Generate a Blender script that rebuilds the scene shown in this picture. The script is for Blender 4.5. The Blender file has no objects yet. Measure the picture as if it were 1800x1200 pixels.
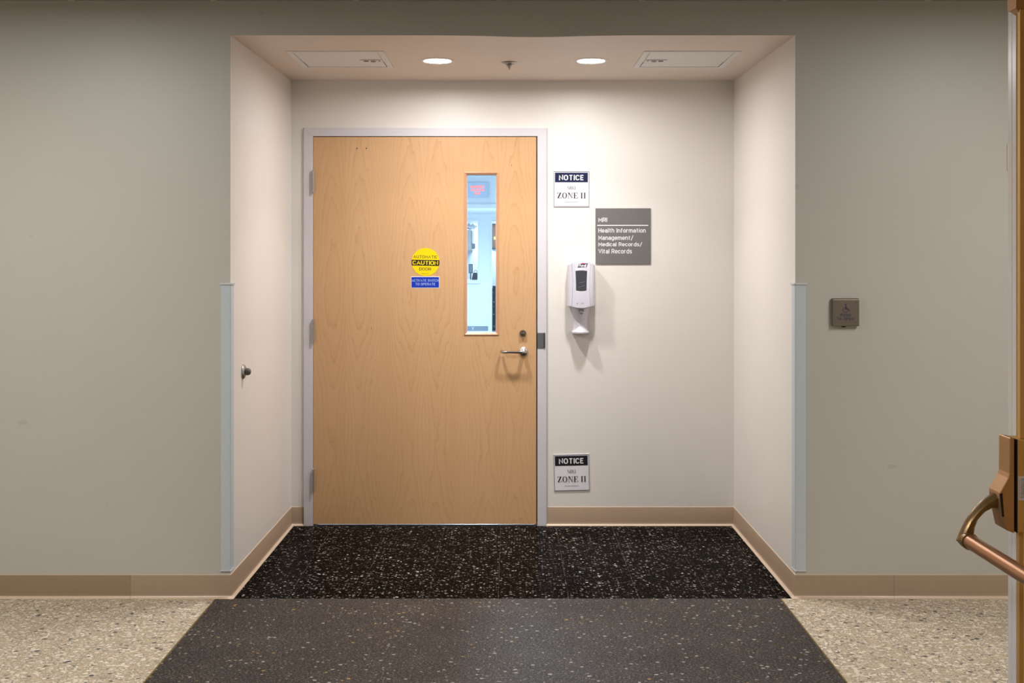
import bpy, bmesh, math
from mathutils import Vector, Matrix
PI = math.pi
S = bpy.context.scene
COL = S.collection

# ------------------------------------------------------------------ camera
F = 1970.0; CX, CY = 895.6, 447.0; EYE = 1.4875
cd = bpy.data.cameras.new('camera'); cam = bpy.data.objects.new('camera', cd); COL.objects.link(cam)
cam.location = (0, 0, EYE); cam.rotation_euler = (PI/2, 0, 0)
cd.sensor_fit = 'HORIZONTAL'; cd.sensor_width = 36; cd.lens = F/1800*36
cd.shift_x = (900-CX)/1800; cd.shift_y = -(600-CY)/1800
cd.clip_start = .05; cd.clip_end = 100
S.camera = cam
# ------------------------------------------------------------------ world, exposure
S.view_settings.view_transform = 'Standard'; S.view_settings.look = 'None'
S.view_settings.gamma = 1; S.view_settings.use_curve_mapping = False
S.view_settings.exposure = 0.0
w = bpy.data.worlds.new('world'); S.world = w; w.use_nodes = True
w.node_tree.nodes['Background'].inputs[0].default_value = (1, .95, .88, 1)
w.node_tree.nodes['Background'].inputs[1].default_value = .05
# light levels (fixtures are built further down)
DOWN_W = 17.0; DOWN_C = (1.0, .965, .955)       # recessed downlights in the alcove
TROF_W = 48.0; TROF_C = (1.0, .965, .925)       # corridor ceiling troffers
VEST_W = 17.0  # added vestibule lamp, out of view
COOL_C = (.72, .89, 1.0)                      # lamps of the room behind the door

YF, YB = 4.855, 6.156                         # corridor wall face / alcove back wall face
def U(px, py, Y): return Vector(((px-CX)*Y/F, Y, EYE-(py-CY)*Y/F))
def UX(px, Y): return (px-CX)*Y/F
def UZ(py, Y): return EYE-(py-CY)*Y/F

# ------------------------------------------------------------------ materials
def srgb(r, g, b):
    f = lambda c: c/12.92 if c <= .04045 else ((c+.055)/1.055)**2.4
    return (f(r/255), f(g/255), f(b/255), 1)
class NT:
    def __init__(s, name):
        s.m = bpy.data.materials.new(name); s.m.use_nodes = True; s.t = s.m.node_tree
        s.b = s.t.nodes['Principled BSDF']
    def n(s, typ, **kw):
        nd = s.t.nodes.new(typ)
        for k, v in kw.items(): setattr(nd, k, v)
        return nd
    def l(s, a, b): s.t.links.new(a, b)
    def val(s, inp, v):
        if hasattr(v, 'is_output') or isinstance(v, bpy.types.NodeSocket): s.l(v, inp)
        else: inp.default_value = v
    def math(s, op, a, b=0.0, c=None, clamp=False):
        nd = s.n('ShaderNodeMath', operation=op); nd.use_clamp = clamp
        s.val(nd.inputs[0], a); s.val(nd.inputs[1], b)
        if c is not None: s.val(nd.inputs[2], c)
        return nd.outputs[0]
    def mix(s, f, a, b, blend='MIX'):
        nd = s.n('ShaderNodeMix', data_type='RGBA', blend_type=blend)
        s.val(nd.inputs[0], f); s.val(nd.inputs[6], a); s.val(nd.inputs[7], b)
        return nd.outputs[2]
    def obj(s): return s.n('ShaderNodeTexCoord').outputs['Object']
    def xyz(s, v):
        nd = s.n('ShaderNodeSeparateXYZ'); s.l(v, nd.inputs[0]); return nd.outputs
    def comb(s, x, y, z):
        nd = s.n('ShaderNodeCombineXYZ')
        for i, v in enumerate((x, y, z)): s.val(nd.inputs[i], v)
        return nd.outputs[0]
    def scale(s, v, sx, sy, sz):
        nd = s.n('ShaderNodeMapping'); s.l(v, nd.inputs[0]); nd.inputs['Scale'].default_value = (sx, sy, sz)
        return nd.outputs[0]
    def noise(s, v, sc, det=3, rough=.5):
        nd = s.n('ShaderNodeTexNoise'); s.l(v, nd.inputs['Vector'])
        nd.inputs['Scale'].default_value = sc; nd.inputs['Detail'].default_value = det
        nd.inputs['Roughness'].default_value = rough
        return nd.outputs[0]
    def vor(s, v, sc, rnd=1):
        nd = s.n('ShaderNodeTexVoronoi'); s.l(v, nd.inputs['Vector']); nd.inputs['Scale'].default_value = sc
        nd.inputs['Randomness'].default_value = rnd
        return nd.outputs['Distance'], nd.outputs['Color']
    def ramp(s, f, stops, interp='LINEAR'):
        nd = s.n('ShaderNodeValToRGB'); nd.color_ramp.interpolation = interp
        e = nd.color_ramp.elements
        while len(e) < len(stops): e.new(.5)
        for i, (p, c) in enumerate(stops):
            e[i].position = p; e[i].color = c if len(c) == 4 else (*c, 1)
        s.val(nd.inputs[0], f); return nd.outputs[0]
    def bump(s, h, strength, dist=.001):
        nd = s.n('ShaderNodeBump'); s.l(h, nd.inputs['Height'])
        nd.inputs['Strength'].default_value = strength; nd.inputs['Distance'].default_value = dist
        s.l(nd.outputs[0], s.b.inputs['Normal'])
    def set(s, col=None, rough=None, metal=None, spec=None):
        if col is not None: s.val(s.b.inputs['Base Color'], col)
        if rough is not None: s.val(s.b.inputs['Roughness'], rough)
        if metal is not None: s.b.inputs['Metallic'].default_value = metal
        if spec is not None: s.b.inputs['Specular IOR Level'].default_value = spec
        return s.m

def plain(name, col, rough=.5, metal=0, spec=.5, var=.04, vs=40):
    t = NT(name); o = t.obj(); n = t.noise(o, vs, 4)
    c = t.mix(n, tuple(x*(1-var) for x in col[:3])+(1,), tuple(min(1, x*(1+var)) for x in col[:3])+(1,))
    return t.set(c, rough, metal, spec)
def paint(name, col, rough=.45, bump=.12, scuff=0.0, scol=None):
    t = NT(name); o = t.obj(); n = t.noise(o, 2.5, 3); n2 = t.noise(o, 260, 2)
    c = t.mix(n, tuple(x*.965 for x in col[:3])+(1,), tuple(x*1.03 for x in col[:3])+(1,))
    if scuff:
        v = t.xyz(o); d, cc = t.vor(t.scale(o, 1, 1, 2.2), 3.0)
        sep = t.n('ShaderNodeSeparateColor'); t.l(cc, sep.inputs[0])
        pick = t.math('GREATER_THAN', sep.outputs[0], .55)
        near = t.math('LESS_THAN', t.math('ADD', d, t.math('MULTIPLY', t.noise(o, 40, 3), .12)), .125)
        m = t.math('MULTIPLY', t.math('MULTIPLY', pick, near), scuff)
        c = t.mix(m, c, scol or (.18, .16, .13, 1))
    t.bump(n2, bump, .0006)
    return t.set(c, rough)
def brushed(name, col, rough=.35, axis=(2, 2, 200)):
    t = NT(name); o = t.obj(); n = t.noise(t.scale(o, *axis), 6, 4)
    c = t.mix(n, tuple(x*.85 for x in col[:3])+(1,), tuple(min(1, x*1.1) for x in col[:3])+(1,))
    t.bump(n, .08, .0004); return t.set(c, rough, 1)
def emit(name, col, st):
    t = NT(name); t.b.inputs['Base Color'].default_value = (*col, 1)
    t.b.inputs['Emission Color'].default_value = (*col, 1); t.b.inputs['Emission Strength'].default_value = st
    return t.m
def glass(name, tint=(.93, .97, 1, 1), refl=.06):
    t = NT(name); tr = t.n('ShaderNodeBsdfTransparent'); tr.inputs[0].default_value = tint
    gl = t.n('ShaderNodeBsdfGlossy'); gl.inputs['Roughness'].default_value = .02
    lw = t.n('ShaderNodeLayerWeight'); lw.inputs[0].default_value = .2
    f = t.math('MULTIPLY_ADD', lw.outputs['Fresnel'], .6, refl*.3, clamp=True)
    mx = t.n('ShaderNodeMixShader'); t.l(f, mx.inputs[0]); t.l(tr.outputs[0], mx.inputs[1]); t.l(gl.outputs[0], mx.inputs[2])
    t.l(mx.outputs[0], t.t.nodes['Material Output'].inputs[0]); return t.m

X0 = -1.268; TS = .3048; Y0 = 4.247      # floor tile grid
def seams(t, o, wd=.0012, xo=X0):
    v = t.xyz(o)
    fx = t.math('FRACT', t.math('DIVIDE', t.math('ADD', v[0], 30*TS-xo), TS))
    fy = t.math('FRACT', t.math('DIVIDE', t.math('ADD', v[1], 30*TS-Y0), TS))
    ax = t.math('ABSOLUTE', t.math('SUBTRACT', fx, .5)); ay = t.math('ABSOLUTE', t.math('SUBTRACT', fy, .5))
    lx = t.math('GREATER_THAN', ax, .5-wd/TS); ly = t.math('GREATER_THAN', ay, .5-.7*wd/TS)
    ix = t.math('FLOOR', t.math('DIVIDE', t.math('ADD', v[0], 30*TS-xo), TS))
    iy = t.math('FLOOR', t.math('DIVIDE', t.math('ADD', v[1], 30*TS-Y0), TS))
    return lx, ly, t.comb(ix, iy, 0)
def rgbsep(t, c):
    nd = t.n('ShaderNodeSeparateColor'); t.l(c, nd.inputs[0]); return nd.outputs
def warped(t, o, amt=.003, sc=60):
    nd = t.n('ShaderNodeTexNoise'); t.l(o, nd.inputs['Vector']); nd.inputs['Scale'].default_value = sc; nd.inputs['Detail'].default_value = 2
    a = t.n('ShaderNodeVectorMath', operation='MULTIPLY_ADD'); t.l(nd.outputs['Color'], a.inputs[0])
    a.inputs[1].default_value = (amt,)*3; t.l(o, a.inputs[2]); return a.outputs[0]
def offs(t, o, idx, k=7.3):       # every tile shows its own patch of chips
    wn = t.n('ShaderNodeTexWhiteNoise', noise_dimensions='3D'); t.l(idx, wn.inputs['Vector'])
    a = t.n('ShaderNodeVectorMath', operation='MULTIPLY_ADD'); t.l(wn.outputs['Color'], a.inputs[0])
    a.inputs[1].default_value = (k, k, 0); t.l(o, a.inputs[2]); return a.outputs[0], wn.outputs['Value']
def chips(t, c, o, sc, thr, prob, stops, soft=.04):
    d, cc = t.vor(o, sc); s = rgbsep(t, cc)
    rad = t.math('MULTIPLY', t.math('MULTIPLY_ADD', s[1], .7, .3), thr)
    m = t.n('ShaderNodeMapRange'); t.l(t.math('SUBTRACT', rad, d), m.inputs[0]); m.inputs[1].default_value = 0; m.inputs[2].default_value = soft
    mm = t.math('MULTIPLY', m.outputs[0], t.math('LESS_THAN', s[0], prob))
    return t.mix(mm, c, t.ramp(s[2], stops, 'CONSTANT'))
def terrazzo_dark(name, worn):
    t = NT(name); o = t.obj(); lx, ly, idx = seams(t, o)
    p, tv = offs(t, o, idx); p = t.scale(warped(t, p, .0045, 90), .78, 1.05, 1)
    if not worn:
        base = t.mix(t.noise(o, 30, 3), (.0022, .0015, .001, 1), (.0065, .0045, .0032, 1))
        st = [(0, (.10, .085, .07)), (.22, (.20, .18, .16)), (.45, (.36, .33, .30)), (.62, (.16, .12, .085)), (.78, (.30, .31, .33)), (.93, (.55, .54, .52))]
        c = chips(t, base, p, 150, .55, .5, [(0, (.02, .016, .013)), (.35, (.05, .042, .037)), (.7, (.11, .10, .092)), (.9, (.24, .22, .21))])
        c = chips(t, c, p, 92, .54, .28, st)
        c = chips(t, c, p, 58, .42, .17, st)
        c = t.mix(t.math('MULTIPLY', t.math('MULTIPLY', lx, .33), t.math('GREATER_THAN', t.noise(o, 9, 2), .47)), c, (.20, .17, .15, 1)); c = t.mix(t.math('MULTIPLY', ly, .12), c, (.10, .09, .08, 1))
        r = t.math('MULTIPLY_ADD', t.noise(o, 6, 3), .10, .07)
        t.b.inputs['IOR'].default_value = 1.035
        return t.set(c, r, 0, .5)
    base = t.mix(t.noise(o, 14, 4), (.018, .013, .010, 1), (.042, .032, .027, 1))
    c = chips(t, base, p, 210, .75, .8, [(0, (.010, .008, .006)), (.40, (.045, .037, .031)), (.62, (.085, .075, .066)), (.82, (.14, .125, .112)), (.95, (.24, .22, .20))], .1)
    gr = t.noise(t.scale(o, .75, 1, 1), 150, 3, .8)
    c = t.mix(t.ramp(gr, [(.42, (.95,)*3), (.49, (0,)*3)]), c, (.007, .006, .005, 1))
    c = t.mix(t.ramp(gr, [(.54, (0,)*3), (.62, (.9,)*3)]), c, t.mix(t.noise(o, 60, 2), (.13, .10, .08, 1), (.30, .27, .25, 1)))
    c = chips(t, c, p, 100, .55, .42, [(0, (.030, .024, .020)), (.3, (.075, .060, .050)), (.55, (.012, .010, .009)), (.8, (.15, .13, .11)), (.93, (.26, .24, .21))])
    c = chips(t, c, p, 64, .42, .19, [(0, (.40, .37, .33)), (.3, (.27, .17, .07)), (.5, (.16, .12, .08)), (.7, (.50, .48, .45)), (.88, (.42, .26, .09))])
    c = t.mix(t.math('MULTIPLY', lx, .35), c, (.10, .085, .07, 1)); c = t.mix(t.math('MULTIPLY', ly, .12), c, (.09, .08, .07, 1))
    lg = t.math('MULTIPLY_ADD', t.noise(o, 2.6, 4, .6), 1.0, .45)
    c = t.mix(1.0, c, t.comb(lg, lg, lg), 'MULTIPLY')
    t.bump(t.noise(o, 240, 2), .25, .0008)
    return t.set(c, t.math('MULTIPLY_ADD', t.noise(o, 5, 4), .2, .48), 0, .28)
def terrazzo_light(name):
    t = NT(name); o = t.obj(); lx, ly, idx = seams(t, o, .0011)
    p, tv = offs(t, o, idx); p = t.scale(warped(t, p, .006, 80), .8, 1.05, 1)
    base = t.mix(t.noise(o, 90, 4), (.40, .315, .21, 1), (.64, .55, .42, 1))
    st = [(0, (.76, .67, .54)), (.25, (.54, .43, .29)), (.42, (.34, .29, .23)), (.55, (.85, .79, .70)), (.74, (.24, .21, .18)), (.87, (.46, .33, .19)), (.94, (.11, .10, .10))]
    c = chips(t, base, p, 150, .8, .9, st, .14)
    c = t.mix(t.ramp(t.noise(o, 220, 3, .7), [(.36, (.75,)*3), (.52, (0,)*3)]), c, (.20, .155, .11, 1))
    c = chips(t, c, p, 72, .68, .58, st, .08)
    c = chips(t, c, p, 50, .52, .34, [(0, (.66, .58, .47)), (.4, (.72, .66, .58)), (.6, (.40, .33, .25)), (.75, (.16, .145, .13)), (.9, (.09, .085, .085))], .06)
    c = chips(t, c, p, 34, .34, .08, [(0, (.10, .095, .09)), (.6, (.16, .14, .12))], .05)
    c = t.mix(t.math('MULTIPLY', lx, .6), c, (.10, .08, .06, 1)); c = t.mix(t.math('MULTIPLY', ly, .22), c, (.12, .10, .08, 1))
    return t.set(c, t.math('MULTIPLY_ADD', t.noise(o, 6, 3), .2, .38), 0, .4)

def maple(name):
    # book-matched maple veneer; object coordinates: x from hinge edge, z from floor
    t = NT(name); o = t.obj(); v = t.xyz(o)
    per = .4266; ml = .178
    xr = t.math('DIVIDE', t.math('ADD', v[0], 10*per-ml), per)
    fr = t.math('FRACT', xr)
    s = t.math('MULTIPLY', t.math('SUBTRACT', .5, t.math('ABSOLUTE', t.math('SUBTRACT', fr, .5))), per)   # 0 at mirror line
    leaf = t.math('FLOOR', t.math('MULTIPLY', xr, 2))
    wv = t.comb(t.math('MULTIPLY', s, 14), t.math('MULTIPLY', leaf, .15), t.math('MULTIPLY', v[2], 2.2))
    n1 = t.math('SUBTRACT', t.noise(wv, 1.0, 3, .5), .5)
    wv2 = t.comb(t.math('MULTIPLY', s, 60), t.math('MULTIPLY', leaf, .2), t.math('MULTIPLY', v[2], 16))
    n2 = t.math('SUBTRACT', t.noise(wv2, 1.0, 3, .6), .5)
    u = t.math('ADD', t.math('SUBTRACT', s, .075), t.math('MULTIPLY', n1, .02))
    q = t.math('POWER', t.math('DIVIDE', t.math('ABSOLUTE', u), .055), 1.7)
    g = t.math('MULTIPLY', t.math('COSINE', t.math('MULTIPLY', t.math('SUBTRACT', v[2], .47), PI/.88)), 3.0)
    P = t.math('ADD', t.math('ADD', t.math('MULTIPLY', q, 2.3), g), t.math('ADD', t.math('MULTIPLY', n1, 4.5), t.math('MULTIPLY', n2, .9)))
    fr2 = t.math('FRACT', t.math('MULTIPLY', P, .62))
    ring = t.ramp(fr2, [(0, (.0,)*3), (.55, (.10,)*3), (.84, (.38,)*3), (.93, (1,)*3), (1.0, (.0,)*3)])
    fine = t.noise(t.scale(o, 170, 170, 2.4), 1, 4, .6)
    broad = t.noise(t.scale(o, 14, 14, .9), 1, 3)
    c = t.mix(broad, srgb(211, 170, 126), srgb(220, 182, 141))
    c = t.mix(t.math('MULTIPLY', fine, .62), c, srgb(200, 156, 110))
    # strength of the lines varies, stronger low on the leaf
    amp = t.math('MULTIPLY_ADD', t.noise(t.scale(o, 5, 5, 2.5), 1, 2), 1.1, .15, clamp=True)
    c = t.mix(t.math('MULTIPLY', rgbsep(t, ring)[0], t.math('MULTIPLY', amp, .58)), c, srgb(184, 137, 90))
    lt = t.n('ShaderNodeTexWhiteNoise', noise_dimensions='1D'); t.l(leaf, lt.inputs['W'])
    c = t.mix(t.math('MULTIPLY', lt.outputs['Value'], .16), c, srgb(192, 142, 92))
    d, cc = t.vor(t.scale(o, 22, 22, 6), 1); k = rgbsep(t, cc)
    fl = t.math('MULTIPLY', t.math('LESS_THAN', d, .05), t.math('GREATER_THAN', k[0], .90))
    c = t.mix(t.math('MULTIPLY', fl, .6), c, srgb(130, 84, 48))
    return t.set(c, .34, 0, .4)
def wood_bead(name):
    t = NT(name); o = t.obj(); n = t.noise(t.scale(o, 60, 60, 9), 1, 4, .6)
    c = t.mix(n, srgb(216, 168, 131), srgb(190, 137, 99)); return t.set(c, .35)
def bronze(name, a, b, rough=.32):
    t = NT(name); o = t.obj(); n = t.noise(t.scale(o, 8, 8, 3), 3, 5); n2 = t.noise(o, 500, 2)
    c = t.mix(n, a, b); t.bump(n2, .05, .0003)
    return t.set(c, t.math('MULTIPLY_ADD', n, .18, rough-.09), .6)
def ceiling_tile(name):
    t = NT(name); o = t.obj(); n = t.noise(o, 160, 4); d, _ = t.vor(o, 140)
    c = t.mix(t.math('LESS_THAN', d, .16), t.mix(n, (.38, .36, .32, 1), (.46, .44, .39, 1)), (.30, .29, .26, 1))
    t.bump(n, .3, .001); return t.set(c, .9)

M = dict(
    grey=paint('corridor_paint', srgb(195, 193, 185), .42, scuff=.16),
    soffit=paint('bounce_tinted_ceiling_paint', srgb(226, 212, 198), .5),  # ceiling colour carries the warm light bounced off the maple door
    cream=paint('alcove_paint', srgb(233, 228, 222), .42, scuff=.05, scol=(.35, .31, .27, 1)),
    base=plain('vinyl_base', srgb(167, 144, 121), .38), base2=plain('vinyl_base_worn', srgb(151, 129, 103), .42),
    toe=plain('vinyl_base_sheen', srgb(214, 192, 168), .3),  # paler vinyl: glossy reflection along the toe put into the colour
    guard=plain('corner_guard_vinyl', srgb(200, 209, 215), .5), guardcap=plain('guard_cap', srgb(205, 208, 212), .35),
    frame=paint('door_frame_paint', srgb(212, 209, 214), .35, .05), white=plain('white_paint', srgb(248, 247, 248), .24),
    plastic=plain('white_plastic', srgb(209, 207, 218), .28), plastic2=plain('off_white_plastic', srgb(228, 221, 212), .35),
    dark=plain('dark_recess', (.008, .008, .009, 1), .5), smoked=plain('smoked_window', (.06, .065, .075, 1), .12),
    steel=brushed('satin_steel', (.50, .48, .46, 1), .3), chrome=plain('polished_chrome', (.50, .48, .46, 1), .16, 1),
    plate=brushed('push_plate_steel', (.24, .205, .17, 1), .42), gun=plain('dull_nickel', (.30, .28, .26, 1), .3, 1),
    hinge=plain('hinge_steel', (.42, .42, .43, 1), .35, .8), strike=plain('strike_steel', (.20, .21, .235, 1), .4, .6),
    maple=maple('maple_veneer'), bead=wood_bead('wood_bead'), wood_edge=plain('door_core_edge', srgb(60, 42, 28), .6),
    fdark=terrazzo_dark('polished_black_terrazzo', False), fworn=terrazzo_dark('worn_dark_terrazzo', True), flight=terrazzo_light('beige_terrazzo'),
    brass=plain('brass_strip', (.30, .20, .07, 1), .4, .7),
    bronze=bronze('bronze', (.50, .29, .145, 1), (.62, .38, .19, 1), .36), bronze2=bronze('aged_bronze', (.14, .085, .035, 1), (.42, .27, .12, 1), .3),
    amber=bronze('amber_bronze', (.72, .47, .17, 1), (.85, .56, .22, 1), .5), cbar=bronze('worn_copper_bar', (.42, .20, .095, 1), (.55, .29, .15, 1), .3),
    ctile=ceiling_tile('ceiling_tile'), tbar=plain('ceiling_grid_white', (.55, .54, .50, 1), .5),
    panel=plain('access_panel_paint', srgb(226, 224, 222), .4), glass=glass('clear_glass'),
    navy=plain('navy_print', (.001, .008, .055, 1), .4), black=plain('dimmed_navy_print', (.006, .006, .012, 1), .45),  # second header colour is navy with the dim light near the floor painted in
    ink=plain('black_ink', (.012, .010, .010, 1), .5), sheet=plain('sign_white', srgb(232, 231, 238), .4, var=.01),
    sgrey=plain('sign_grey', srgb(112, 111, 110), .5, var=.02), swhite=plain('sign_lettering_white', (.82, .82, .82, 1), .45, var=.0),
    fine=plain('fine_print_grey', (.22, .22, .24, 1), .5), yellow=plain('caution_yellow', srgb(240, 212, 0), .4, var=.01),
    blue=plain('sticker_blue', srgb(6, 52, 178), .4, var=.01), lblue=plain('sticker_lettering', srgb(190, 215, 245), .4, var=0),
    pblue=plain('plate_ink_blue', (.012, .015, .10, 1), .4), magenta=plain('logo_magenta', srgb(225, 40, 110), .4),
    bg_wall=paint('pale_blue_white_paint', srgb(238, 242, 246), .5), bg_grey=plain('kick_grey', srgb(140, 152, 165), .5),
    bg_dark=plain('dark_equipment', (.02, .03, .045, 1), .4), bg_mid=plain('grey_equipment', (.20, .24, .27, 1), .45),
    bg_beige=plain('beige_dispenser', srgb(200, 198, 192), .5), cork=plain('cork', srgb(120, 88, 70), .8), note=plain('yellow_note', srgb(225, 205, 120), .7),
    bg_floor=plain('pale_floor', srgb(178, 186, 192), .2), red=emit('red_sign_letters', (1, .10, .05), 2.2),
    alum=plain('light_catch_aluminium', (.7, .72, .74, 1), .3, .9), rubber=plain('grey_rubber', (.13, .115, .105, 1), .5),
    lens=None, trimw=plain('fixture_white', srgb(228, 220, 210), .35), bulb=plain('sprinkler_bulb', (.75, .70, .62, 1), .15))

# ------------------------------------------------------------------ mesh helpers
ORG = {}
def new(): return bmesh.new()
def box(bm, x0, x1, y0, y1, z0, z1):
    vs = [bm.verts.new((x, y, z)) for z in (z0, z1) for (x, y) in ((x0, y0), (x1, y0), (x1, y1), (x0, y1))]
    for f in ((0, 3, 2, 1), (4, 5, 6, 7), (0, 1, 5, 4), (1, 2, 6, 5), (2, 3, 7, 6), (3, 0, 4, 7)): bm.faces.new([vs[i] for i in f])
    return bm
def loft(bm, loops, closed=True, cap=True):
    rows = [[bm.verts.new(p) for p in lp] for lp in loops]; n = len(rows[0])
    for a, b in zip(rows, rows[1:]):
        for i in range(n if closed else n-1): bm.faces.new((a[i], a[(i+1) % n], b[(i+1) % n], b[i]))
    if cap: bm.faces.new(rows[0][::-1]); bm.faces.new(rows[-1])
    return bm
def prism_xz(bm, pts, y0, y1): return loft(bm, [[(x, y0, z) for x, z in pts], [(x, y1, z) for x, z in pts]])
def prism_xy(bm, pts, z0, z1): return loft(bm, [[(x, y, z0) for x, y in pts], [(x, y, z1) for x, y in pts]])
def basis(ax):
    ax = Vector(ax).normalized(); h = Vector((0, 0, 1)) if abs(ax.z) < .9 else Vector((1, 0, 0))
    a = ax.cross(h).normalized(); return ax, a, ax.cross(a).normalized()
def lathe(bm, org, ax, prof, seg=32):
    ax, a, b = basis(ax); org = Vector(org)
    return loft(bm, [[org+ax*h+(a*math.cos(2*PI*i/seg)+b*math.sin(2*PI*i/seg))*max(r, 1e-5) for i in range(seg)] for r, h in prof])
def tube(bm, pts, r, seg=14, rr=None):
    pts = [Vector(p) for p in pts]; loops = []; pa = None
    for i, p in enumerate(pts):
        d = (pts[min(i+1, len(pts)-1)]-pts[max(i-1, 0)]).normalized()
        if pa is None: _, a, b = basis(d)
        else: a = (pa-d*pa.dot(d)).normalized(); b = d.cross(a)
        pa = a; R = rr[i] if rr else r
        loops.append([p+(a*math.cos(2*PI*k/seg)+b*math.sin(2*PI*k/seg))*R for k in range(seg)])
    return loft(bm, loops)
def ring_box(bm, o4, i4, y0, y1):
    ox0, ox1, oz0, oz1 = o4; ix0, ix1, iz0, iz1 = i4
    O = [(ox0, oz0), (ox1, oz0), (ox1, oz1), (ox0, oz1)]; I = [(ix0, iz0), (ix1, iz0), (ix1, iz1), (ix0, iz1)]
    v = {}
    for nm, P in (('O', O), ('I', I)):
        for y, t in ((y0, 0), (y1, 1)): v[nm, t] = [bm.verts.new((x, y, z)) for x, z in P]
    for i in range(4):
        j = (i+1) % 4
        bm.faces.new((v['O', 0][i], v['O', 0][j], v['I', 0][j], v['I', 0][i])); bm.faces.new((v['O', 1][i], v['I', 1][i], v['I', 1][j], v['O', 1][j]))
        bm.faces.new((v['O', 0][i], v['O', 1][i], v['O', 1][j], v['O', 0][j])); bm.faces.new((v['I', 0][i], v['I', 0][j], v['I', 1][j], v['I', 1][i]))
    return bm
def rrect(x0, x1, z0, z1, r, n=5):
    out = []
    for cx, cz, a0 in ((x1-r, z1-r, 0), (x0+r, z1-r, PI/2), (x0+r, z0+r, PI), (x1-r, z0+r, 1.5*PI)):
        out += [(cx+r*math.cos(a0+PI/2*i/n), cz+r*math.sin(a0+PI/2*i/n)) for i in range(n+1)]
    return out
def obj(name, bm, mat, parent=None, bevel=0, smooth=False, seg=2):
    bmesh.ops.remove_doubles(bm, verts=bm.verts, dist=1e-6)
    bmesh.ops.recalc_face_normals(bm, faces=bm.faces)
    me = bpy.data.meshes.new(name); bm.to_mesh(me); bm.free()
    o = bpy.data.objects.new(name, me); COL.objects.link(o); me.materials.append(mat)
    org = Vector((0, 0, 0))
    if parent: org = ORG[parent]; o.parent = parent; me.transform(Matrix.Translation(-org))
    ORG[o] = org
    if smooth:
        for p in me.polygons: p.use_smooth = True
        try: me.set_sharp_from_angle(angle=math.radians(38))
        except Exception: pass
    if bevel:
        m = o.modifiers.new('bevel', 'BEVEL'); m.width = bevel; m.segments = seg; m.limit_method = 'ANGLE'; m.angle_limit = math.radians(35)
        m.harden_normals = False
    return o
def top(name, bm, mat, label, cat, group=None, origin=None, **kw):
    o = obj(name, bm, mat, **kw)
    if origin is not None:
        o.data.transform(Matrix.Translation(-Vector(origin))); o.location = origin; ORG[o] = Vector(origin)
    o['label'] = label; o['category'] = cat
    if group: o['group'] = group
    return o
def thing(name, loc, label=None, cat=None, group=None, kind=None):
    o = bpy.data.objects.new(name, None); COL.objects.link(o); o.location = loc; ORG[o] = Vector(loc); o.empty_display_size = .05
    if label: o['label'] = label
    if cat: o['category'] = cat
    if group: o['group'] = group
    if kind: o['kind'] = kind
    return o
def struct(name, bm, mat, label=None, **kw):
    o = obj(name, bm, mat, **kw); o['kind'] = 'structure'
    if label: o['label'] = label
    return o
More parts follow.
